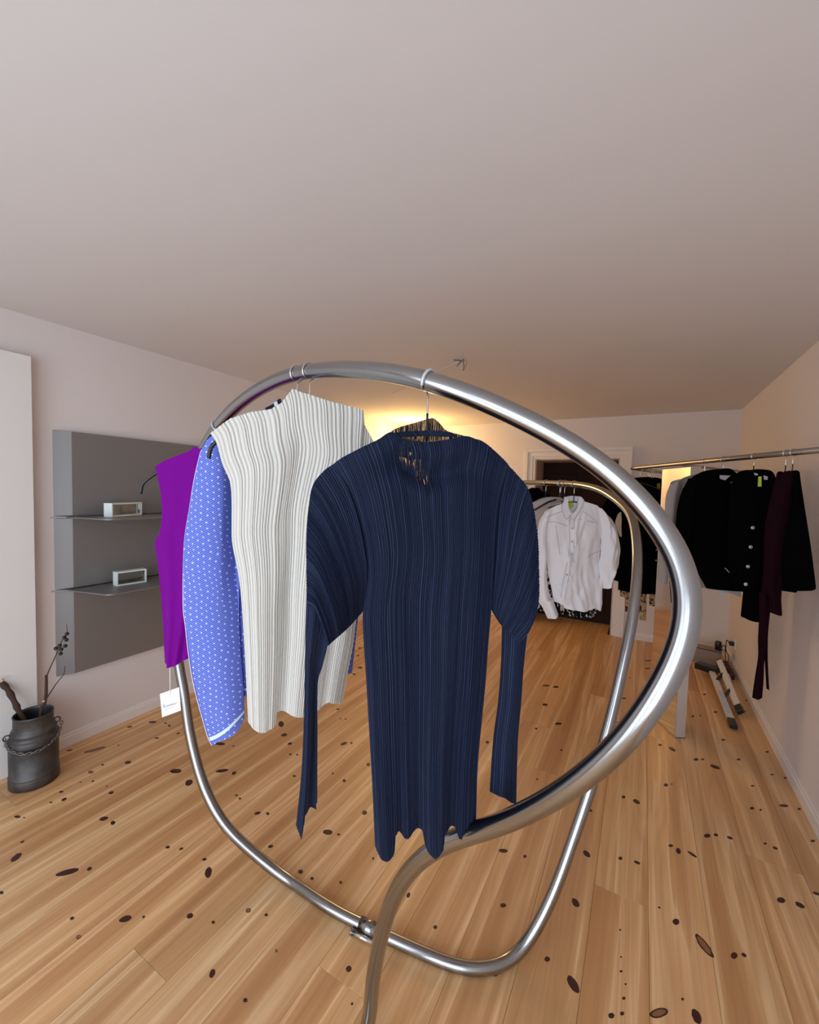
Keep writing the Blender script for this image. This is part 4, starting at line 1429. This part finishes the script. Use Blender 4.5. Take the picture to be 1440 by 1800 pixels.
cloth('body', bj, fE, c8([(1185, 400), (1160, 700), (1150, 1000), (1155, 1262)]), c8([(1272, 450), (1310, 620), (1360, 860), (1400, 1080), (1420, 1246)]), c8([(1185, 400), (1210, 370), (1245, 385), (1272, 450)]),
      c8([(1155, 1262), (1228, 1266), (1232, 1252), (1330, 1250), (1420, 1246)]), 40, flat(0.04, 13), M_BLACKC, None, nu=40, off=0.0, back=0.03, sm=(4, 4, 4, 1))

# -- far group on the return bar: black coat, studded dress, floral hems
p = rail_ret(1126)
fG = Frame((p.x, p.y, p.z - 0.12), VIEW + math.radians(0))
make_hanger(p, dirr, fG, 'black hanger in the long black coat near the rail tip', RR, 0.16, 0.05, 0.085)
bc = thing('long_black_coat', 'long black coat near the tip of the corner rail', 'coat', fG.O, fG.ang)
cloth('body', bc, fG, c6([(130, 330), (180, 700), (170, 1000), (160, 1420)]), c6([(560, 260), (560, 600), (555, 1000), (545, 1462)]), c6([(130, 330), (250, 260), (380, 235), (480, 235), (560, 260)]),
      c6([(160, 1420), (350, 1450), (545, 1462)]), 40, flat(0.04, 14), M_BLACKC, None, nu=30, off=0.04, back=0.03)
cloth('sleeve', bc, fG, c6([(120, 340), (10, 520), (0, 560), (20, 900), (60, 1150), (105, 1315)]), c6([(220, 280), (170, 600), (180, 800), (170, 1100), (165, 1330)]), c6([(120, 340), (170, 300), (220, 280)]), c6([(105, 1315), (165, 1330)]), 30,
      flat(0.03, 15), M_BLACKC, None, nu=16, off=0.06, back=0.02)
p = rail_ret(1143)
fH = Frame((p.x, p.y, p.z - 0.12), VIEW + math.radians(0))
make_hanger(p, dirr, fH, 'black hanger in the studded black dress by the mirror', RR, 0.09, 0.03, 0.085)
sd = thing('studded_dress', 'black dress with small silver studs left of the mirror column', 'dress', fH.O, fH.ang)
cloth('body', sd, fH, c6([(400, 300), (400, 600), (395, 1000), (390, 1450)]), c6([(640, 260), (640, 600), (600, 1000), (565, 1460)]), c6([(400, 300), (480, 245), (560, 240), (640, 260)]), c6([(390, 1450), (480, 1455), (565, 1460)]), 30,
      flat(0.03, 16), M_BLACKC, None, nu=20, off=-0.02, back=0.03)
for q in [(418, 1000), (500, 1000), (565, 1000), (535, 1045), (494, 1110), (558, 1110), (470, 1180), (540, 1190)]:
    pt = fH.loc(1060 + q[0] / 6, 800 + q[1] / 6, -0.058)
    bo = lathe('stud', [(0.0, 0.004), (0.005, 0.003), (0.006, 0.0), (0, 0)], M_BTN, sd, 10)
    bo.rotation_euler = (PI / 2, 0, 0)
    bo.location = pt
cloth('side_label', sd, fH, c6([(570, 300), (570, 355)]), c6([(605, 295), (605, 350)]), c6([(570, 300), (605, 295)]), c6([(570, 355), (605, 350)]), 2, lambda u, v: 0.0, mat('olive_tag', (0.22, 0.20, 0.03), 0.7), None, nu=2, off=-0.055, back=None, sm=(1, 1, 1, 1))
cloth('white_trim', sd, fH, c6([(540, 360), (540, 440)]), c6([(554, 360), (554, 440)]), c6([(540, 360), (554, 360)]), c6([(540, 440), (554, 440)]), 2, lambda u, v: 0.0, M_LABEL, None, nu=2, off=-0.055, back=None, sm=(1, 1, 1, 1))
fl_specs = [([(185, 1200), (185, 1490)], [(270, 1200), (262, 1530)], 0.07, 'brown floral dress hem, leftmost below the black coat'),
            ([(235, 1200), (238, 1650)], [(300, 1200), (295, 1670)], 0.09, 'brown floral dress hem, second from left below the black coat'),
            ([(390, 1200), (385, 1735)], [(470, 1200), (452, 1745)], 0.08, 'longest light brown floral dress hem beside the curved tube'),
            ([(490, 1200), (492, 1585)], [(560, 1100), (560, 1594)], 0.10, 'dark floral dress hem next to the mirror column')]
for l_, r_, off_, lab in fl_specs:
    p = rail_ret({0.07: 1140, 0.09: 1144, 0.08: 1148, 0.10: 1152}[off_])
    fX = Frame((p.x, p.y, p.z - 0.12), fH.ang)
    make_hanger(p, dirr, fX, 'hanger of the ' + lab.replace(' hem', ''), RR, 0.11, 0.03, 0.07)
    off_ = 0.0
    d_ = thing('floral_dress', lab, 'dress', fX.O, fX.ang, 'floral dresses behind the black coat')
    cloth('body', d_, fX, c6([(l_[0][0], 262), l_[0], l_[1]]), c6([(r_[0][0], 262), r_[0], r_[1]]), c6([(l_[0][0], 262), (r_[0][0], 262)]), c6([l_[1], ((l_[1][0] + r_[1][0]) / 2, l_[1][1] + 4), r_[1]]), 16,
          flat(0.012, off_ * 50), M_FLORAL, None, nu=10, off=off_, back=0.01, sm=(1, 1, 1, 1))
cs = thing('cream_scarf', 'cream cloth sliver hanging by the white shirt sleeve', 'scarf', fG.O, fG.ang)
cloth('body', cs, fG, c6([(150, 640), (130, 720), (150, 780), (180, 860)]), c6([(196, 600), (196, 700), (196, 780), (196, 860)]), c6([(150, 640), (175, 610), (196, 600)]), c6([(180, 860), (196, 860)]), 14, flat(0.01, 30), M_CREAM, None, nu=8, off=0.0, back=0.01)

# ================================================================== zinc shelf unit on the left wall
XP = -2.768
Z0, Z1 = 0.418, 1.778
YU0, YU1, YU2 = 1.048, 1.122, 2.25
zu = thing('shelf_unit', 'grey zinc sheet wall panel with two thin rounded shelves', 'shelf', (XL, YU0, Z0))
lo = Vector((XL, YU0, Z0))
for (za, zb) in ((Z0, 0.893), (0.908, 1.299), (1.314, Z1)):
    prof = [(XL + 0.0005, YU0), (XP, YU1), (XP, YU2), (XL + 0.0005, YU2 + 0.06)]
    hexa('back_sheet', [Vector((a, b, za)) - lo for a, b in prof] + [Vector((a, b, zb)) - lo for a, b in prof], M_SHEET, zu, 0.0015)
for zz_ in (0.8955, 1.3015):
    xo = -2.475
    r_ = 0.045
    out = [(XL + 0.001, YU0 - 0.012), (XP - 0.005, YU0 + 0.04)]
    ya = YU1 + 0.03
    out = [(XL + 0.001, YU0 - 0.015), (XP, YU1 - 0.03)]
    for i in range(9):
        a = PI / 2 * i / 8
        out.append((xo - r_ + r_ * math.sin(a), ya + r_ - r_ * math.cos(a) - 0.0))
    out += [(xo, YU2), (XL + 0.001, YU2)]
    n = len(out)
    vs = [Vector((a, b, zz_)) - lo for a, b in out] + [Vector((a, b, zz_ + 0.006)) - lo for a, b in out]
    fs = [tuple(range(n))[::-1], tuple(range(n, 2 * n))] + [(i, (i + 1) % n, n + (i + 1) % n, n + i) for i in range(n)]
    link('shelf_plate', mesh(vs, fs, 'shelf_plate'), M_SHEET, zu)


def glass_block(px0, py0, px1, py1, z, label, ht, rot=0.0):
    a, b = at_z(px0, py0, z), at_z(px1, py1, z)
    c = (a + b) / 2
    d = b - a
    w = d.length
    ang = math.atan2(d.y, d.x)
    gb = thing('glass_block', label, 'glass block', (c.x, c.y, z), ang, 'glass blocks on the zinc shelves')
    t = 0.05
    bm = bmesh.new()
    e = 0.008
    bm_box(bm, -w / 2, -w / 2 + e, 0, t, 0, ht, 0.001)
    bm_box(bm, w / 2 - e, w / 2, 0, t, 0, ht, 0.001)
    bm_box(bm, -w / 2 + e, w / 2 - e, 0, t, 0, e, 0.001)
    bm_box(bm, -w / 2 + e, w / 2 - e, 0, t, ht - e, ht, 0.001)
    me = bpy.data.meshes.new('rim')
    bm.to_mesh(me)
    bm.free()
    link('rim', me, M_GLASSEDGE, gb)
    box('pane', -w / 2 + e, w / 2 - e, 0.006, t - 0.006, e, ht - e, M_GLASS, gb, 0.004)


glass_block(197, 909, 250, 905, 1.3079, 'clear glass block on the upper zinc shelf', 0.078)
glass_block(205, 1031, 258, 1023, 0.9019, 'clear glass block on the lower zinc shelf', 0.082)

# ================================================================== iron milk can with twigs
cc = at_z(55, 1388)
cx, cyy = at_z(61, 1371).x, at_z(61, 1371).y
can = thing('milk_can', 'dark patinated iron milk can with a chain handle on the pine floor', 'can', (cx, cyy, 0))
can.scale = (0.80, 0.80, 0.80)
prof = [(0.0, 0.004), (0.116, 0.0), (0.123, 0.004), (0.1235, 0.058), (0.1225, 0.060), (0.1225, 0.064), (0.1235, 0.066), (0.1225, 0.070), (0.120, 0.072), (0.1205, 0.245), (0.121, 0.252), (0.1265, 0.256), (0.1275, 0.268), (0.1265, 0.290), (0.124, 0.296),
        (0.116, 0.299), (0.113, 0.304), (0.111, 0.326), (0.113, 0.330), (0.111, 0.334), (0.106, 0.346), (0.101, 0.354), (0.098, 0.358), (0.0975, 0.362), (0.0965, 0.425), (0.099, 0.428), (0.099, 0.434),
        (0.096, 0.437), (0.092, 0.434), (0.0905, 0.42), (0.090, 0.35), (0.105, 0.30), (0.113, 0.26), (0.113, 0.03), (0.0, 0.03)]
lathe('can_body', prof, M_CAN, can, 56)
# handle loops and chain
camdir = Vector((0 - cx, 0 - cyy, 0)).normalized()
side = Vector((-camdir.y, camdir.x, 0))
if side.dot(RT) < 0:
    side = -side
eL = -side * 0.122 + camdir * 0.02 + Vector((0, 0, 0.325))
eR = side * 0.112 + Vector((0, 0, 0.352))
for e_ in (eL, eR):
    P = [e_ + Vector((0, 0, 0.016 * math.cos(a))) + side * 0.016 * math.sin(a) for a in [2 * PI * i / 14 for i in range(15)]]
    tube('handle_ring', P, 0.0042, M_CAN, can, 8)
NL = 21
for i in range(NL):
    t = (i + 0.5) / NL
    ang = PI * (1 - t)
    x = -math.cos(PI * t)
    sag = 0.085 * math.sin(PI * t)
    rad = 0.133
    ph = PI * t
    pos = side * (-math.cos(ph)) * rad + camdir * math.sin(ph) * rad * 0.98 + Vector((0, 0, 0.328 - sag + 0.012 * (t - 0.5)))
    tan = (side * math.sin(ph) * rad + camdir * math.cos(ph) * rad + Vector((0, 0, -0.085 * math.cos(ph)))).normalized()
    out_ = (side * (-math.cos(ph)) + camdir * math.sin(ph)).normalized()
    nn_ = tan.cross(out_).normalized() if i % 2 else out_
    P = [pos + tan * 0.0135 * math.cos(a) + nn_ * 0.007 * math.sin(a) for a in [2 * PI * k / 10 for k in range(11)]]
    tube('chain_link', P, 0.0028, M_CHAIN, can, 6)

# twigs: each stands in the can
base_w = Vector((cx, cyy, 0))
Dc = (Vector((cx, cyy, 0.4)) - CAM).dot(FW)


def tw(px, py, dd=0.0):
    return at_d(px, py, Dc + dd)


def cz(pts):
    return crop(0, 1080, 5.625, pts)


t1 = thing('thick_twig', 'thick dark sawn-off branch leaning left out of the milk can', 'branch', base_w + Vector((-0.0, 0, 0.04)))
P = [Vector((cx + 0.03, cyy + 0.02, 0.15))] + [tw(x, y, 0.0) for x, y in cz([(200, 980), (160, 900), (110, 800), (70, 735), (20, 680), (-60, 570)])]
sw = catmull(P, 5)
vs, fs = sweep([p - t1.location for p in sw], [0.011 + 0.004 * math.sin(i * 0.9) * 0.5 + 0.002 for i in range(len(sw))], 12)
link('stem', mesh(vs, fs, 'stem'), M_TWIG, t1, True)
pc = tw(4.6, 1195.5, -0.018) - t1.location
tube('cut_stub', [pc, pc + Vector((0.004, -0.008, 0.001))], 0.009, M_TWIGCUT, t1, 12)
t2 = thing('berry_twig', 'thin dry twig with dark round berries rising right from the milk can', 'branch', base_w + Vector((0, 0, 0.04)))
P = [Vector((cx + 0.0, cyy + 0.02, 0.05))] + [tw(x, y, 0.02) for x, y in cz([(405, 970), (440, 880), (455, 780), (458, 600)])]
tube('stem', catmull([p - t2.location for p in P], 5), 0.0085, M_TWIG, t2, 10, 0.006)
P = [tw(x, y, 0.02) for x, y in cz([(458, 620), (500, 520), (560, 390), (600, 290), (640, 215), (665, 170), (658, 100)])]
tube('twig', catmull([p - t2.location for p in P], 4), 0.0030, M_TWIG, t2, 8, 0.0012)
P = [tw(x, y, 0.02) for x, y in cz([(440, 860), (500, 770), (560, 680), (630, 590), (640, 510)])]
tube('twig', catmull([p - t2.location for p in P], 4), 0.0036, M_TWIG, t2, 8, 0.0012)
for (x, y) in cz([(662, 192), (636, 228), (657, 252), (645, 312), (590, 308), (605, 345), (552, 337), (600, 388)]):
    c_ = tw(x, y, 0.02) - t2.location
    bm = bmesh.new()
    bmesh.ops.create_icosphere(bm, subdivisions=2, radius=0.0095)
    me = bpy.data.meshes.new('berry')
    bm.to_mesh(me)
    bm.free()
    o = link('berry', me, M_BERRY, t2, True)
    o.location = c_
c_ = tw(78, 1232, 0.008) - t2.location
tube('cut_stub', [c_, c_ + Vector((0.003, -0.006, 0))], 0.005, M_TWIGCUT, t2, 10)

# ================================================================== step ladder lying by the right wall
def bar(name, a, b, w, h, mt, parent, loc, upv=Vector((0, 0, 1)), bevel=0.002):
    a, b = Vector(a) - loc, Vector(b) - loc
    d = (b - a).normalized()
    s = d.cross(upv).normalized()
    n_ = s.cross(d).normalized()
    pts = [a + s * w / 2 - n_ * h / 2, a - s * w / 2 - n_ * h / 2, a - s * w / 2 + n_ * h / 2, a + s * w / 2 + n_ * h / 2]
    pts += [p + (b - a) for p in pts]
    return hexa(name, pts, mt, parent, bevel)


f1 = at_z(1290, 1284)
f1.z = 0.022
tp1 = at_z(1252, 1182, 0.06)
ld = thing('step_ladder', 'small aluminium step ladder with black feet lying on the floor by the right wall', 'ladder', (f1.x, f1.y, 0))
lloc = Vector((f1.x, f1.y, 0))
d1 = (tp1 - f1).normalized()
bar('rail', f1 + d1 * 0.10, tp1, 0.04, 0.022, M_ALU, ld, lloc)
bar('rubber_foot', f1, f1 + d1 * 0.10, 0.042, 0.026, M_BLACK, ld, lloc)
bar('sticker', f1 + d1 * 0.16 + Vector((0, 0, 0.0115)), f1 + d1 * 0.5 + Vector((0, 0, 0.0115)), 0.030, 0.001, M_STICKER, ld, lloc, bevel=0)
f2_ = at_z(1302, 1252, 0.03)
tp2 = at_z(1265, 1162, 0.12)
d2 = (tp2 - f2_).normalized()
bar('rail', f2_ + d2 * 0.08, tp2, 0.042, 0.02, M_ALU, ld, lloc, Vector((-1, 0, 1.2)))
bar('rubber_foot', f2_, f2_ + d2 * 0.08, 0.045, 0.026, M_BLACK, ld, lloc, Vector((-1, 0, 1.2)))
for t_ in (0.45, 0.78):
    a = f1.lerp(tp1, t_) - Vector((0.008, 0, 0.004))
    b = f2_.lerp(tp2, t_ - 0.05)
    bar('rung', a, b, 0.022, 0.012, M_BLACK, ld, lloc)
a, b = at_z(1225, 1168, 0.07), at_z(1262, 1180, 0.07)
bar('top_bracket', a, b, 0.09, 0.05, M_BLACK, ld, lloc, bevel=0.006)

bA, bB = at_z(1232, 1166), at_z(1267, 1174)
bc0 = (bA + bB) / 2
bang = math.atan2((bB - bA).y, (bB - bA).x)
bx = thing('low_box', 'low grey-brown box on the floor behind the ladder head', 'box', (bc0.x, bc0.y, 0), bang)
hw = (bB - bA).length / 2
box('box_body', -hw - 0.08, hw, 0.0, 0.12, 0.0, 0.135, M_BOX, bx, 0.003)
box('box_lid', -hw - 0.083, hw + 0.003, -0.003, 0.123, 0.135, 0.141, M_BOX, bx, 0.001)
box('edge_strip', -hw - 0.083, hw + 0.003, -0.006, -0.003, 0.134, 0.141, M_BLACK, bx)
spp = Vector((bc0.x, bc0.y, 0)) + Vector((-math.sin(bang), math.cos(bang), 0)) * 0.05 + Vector((math.cos(bang), math.sin(bang), 0)) * 0.045
sp_ = thing('black_speaker', 'small black cylinder standing on the low box', 'speaker', (spp.x, spp.y, 0.141))
lathe('cylinder_body', [(0, 0), (0.022, 0), (0.025, 0.004), (0.025, 0.072), (0.021, 0.079), (0, 0.08)], M_BLACK, sp_, 24)
tube('fabric_band', [Vector((0, 0, 0.03)), Vector((0, 0, 0.055))], 0.0256, M_DUSK, sp_, 24)

# power strip, adapter, cables
pw = thing('power_strip', 'dark red tangle of plugs on the floor in the corner', 'power strip', (0.685, 4.46, 0))
box('strip_body', -0.045, 0.045, -0.14, 0.12, 0.0, 0.04, M_CABLE, pw, 0.006)
for i in range(3):
    box('plug', -0.022, 0.022, -0.10 + i * 0.07, -0.06 + i * 0.07, 0.04, 0.085, M_CABLE, pw, 0.005)
ad = thing('adapter', 'white power adapter beside the step ladder', 'adapter', (0.665, 4.28, 0))
box('adapter_body', -0.028, 0.028, -0.045, 0.045, 0, 0.045, M_PAPER, ad, 0.01)
tube('prong_cap', [Vector((0, 0.045, 0.02)), Vector((0, 0.06, 0.02))], 0.01, M_BLACK, ad, 12)
sk = at_x(1292, 1132, XR - 0.006)
so = thing('wall_socket', 'black plug in a wall socket on the right wall near the corner', 'socket', sk)
box('socket_plate', -0.006, 0.0055, -0.04, 0.04, -0.04, 0.04, M_TRIM, so, 0.002)
box('plug', -0.04, -0.006, -0.018, 0.018, -0.018, 0.018, M_BLACK, so, 0.004)
cbl = thing('black_cable', 'thin black cable looping from the wall socket down to the floor', 'cable', (sk.x - 0.04, sk.y, 0.005))
P = [sk + Vector((-0.04, 0, 0)), sk + Vector((-0.06, 0.0, 0.02)), sk + Vector((-0.055, 0.02, -0.08)), Vector((sk.x - 0.03, sk.y + 0.05, 0.10)), Vector((sk.x - 0.05, sk.y - 0.05, 0.012)), Vector((0.69, 4.42, 0.008))]
tube('cord', catmull([p - cbl.location for p in P], 8), 0.0035, M_CABLE, cbl, 8)
cb2 = thing('floor_cable', 'dark cable from the low box across to the plugs', 'cable', (0.6, 4.65, 0.006))
P = [spp + Vector((0.02, 0, 0.146)), spp + Vector((0.06, 0.0, 0.148)), Vector((0.66, 4.56, 0.17)), Vector((0.69, 4.60, 0.20)), Vector((0.69, 4.53, 0.12)), Vector((0.685, 4.47, 0.088))]
tube('cord', catmull([p - cb2.location for p in P], 8), 0.0035, M_CABLE, cb2, 8)

# ================================================================== ceiling hook with loose wires
hk = at_z(812, 632, H)
ch_ = thing('ceiling_hook', 'small metal hook with loose wires on the ceiling', 'ceiling hook', hk)
lathe('hook_plate', [(0, 0), (0.014, -0.001), (0.016, -0.004), (0.006, -0.010), (0, -0.011)], M_STEEL2, ch_, 20)
w_ = RT.copy()
w_.z = 0
w_.normalize()
for k, P in enumerate([[(0, 0, -0.01), (-0.03, 0, -0.004), (-0.055, 0.01, -0.003)], [(0, 0, -0.008), (-0.012, 0, -0.02), (-0.03, 0, -0.045)], [(0.005, 0, -0.008), (0.014, 0, -0.03), (0.012, 0, -0.065), (0.006, 0, -0.066)],
                       [(0, 0, -0.008), (0.02, 0, -0.006), (0.032, 0, -0.016), (0.02, 0, -0.06)]]):
    tube('wire', catmull([w_ * p[0] + Vector((0, p[1], p[2])) for p in P], 5), 0.0022, M_BLACK if k != 3 else M_STEEL2, ch_, 8)
tube('flat_cord', [Vector((0, 0, -0.003)), Vector((-0.45, 0.30, -0.003)), Vector((-0.9, 0.62, -0.003))], 0.0018, M_CEIL, ch_, 6)

# ================================================================== warm corner lamp behind the navy top
lp = at_d(722, 800, 5.0)
lamp = thing('floor_lamp', 'warm glowing floor lamp in the back left corner behind the navy top', 'lamp', (lp.x, lp.y, 0))
lathe('base', [(0, 0), (0.13, 0), (0.13, 0.012), (0.02, 0.02), (0, 0.02)], M_BLACK, lamp, 32)
tube('pole', [Vector((0, 0, 0.02)), Vector((0, 0, lp.z - 0.06))], 0.009, M_BLACK, lamp, 12)
lathe('bowl', [(0.0, lp.z - 0.06), (0.03, lp.z - 0.06), (0.06, lp.z - 0.045), (0.075, lp.z - 0.02), (0.07, lp.z - 0.02), (0.055, lp.z - 0.04), (0.0, lp.z - 0.052)], M_BLACK, lamp, 32)
bm = bmesh.new()
bmesh.ops.create_uvsphere(bm, u_segments=20, v_segments=12, radius=0.035)
me = bpy.data.meshes.new('bulb')
bm.to_mesh(me)
bm.free()
o = link('bulb', me, M_BULB, lamp, True)
o.location = (0, 0, lp.z)
pl = bpy.data.lights.new('lamp_light', 'POINT')
pl.energy = 40.0
pl.color = (1.0, 0.60, 0.20)
pl.shadow_soft_size = 0.05
po = bpy.data.objects.new('lamp_light', pl)
po.parent = lamp
po.location = (0, 0, lp.z + 0.07)
COL.objects.link(po)
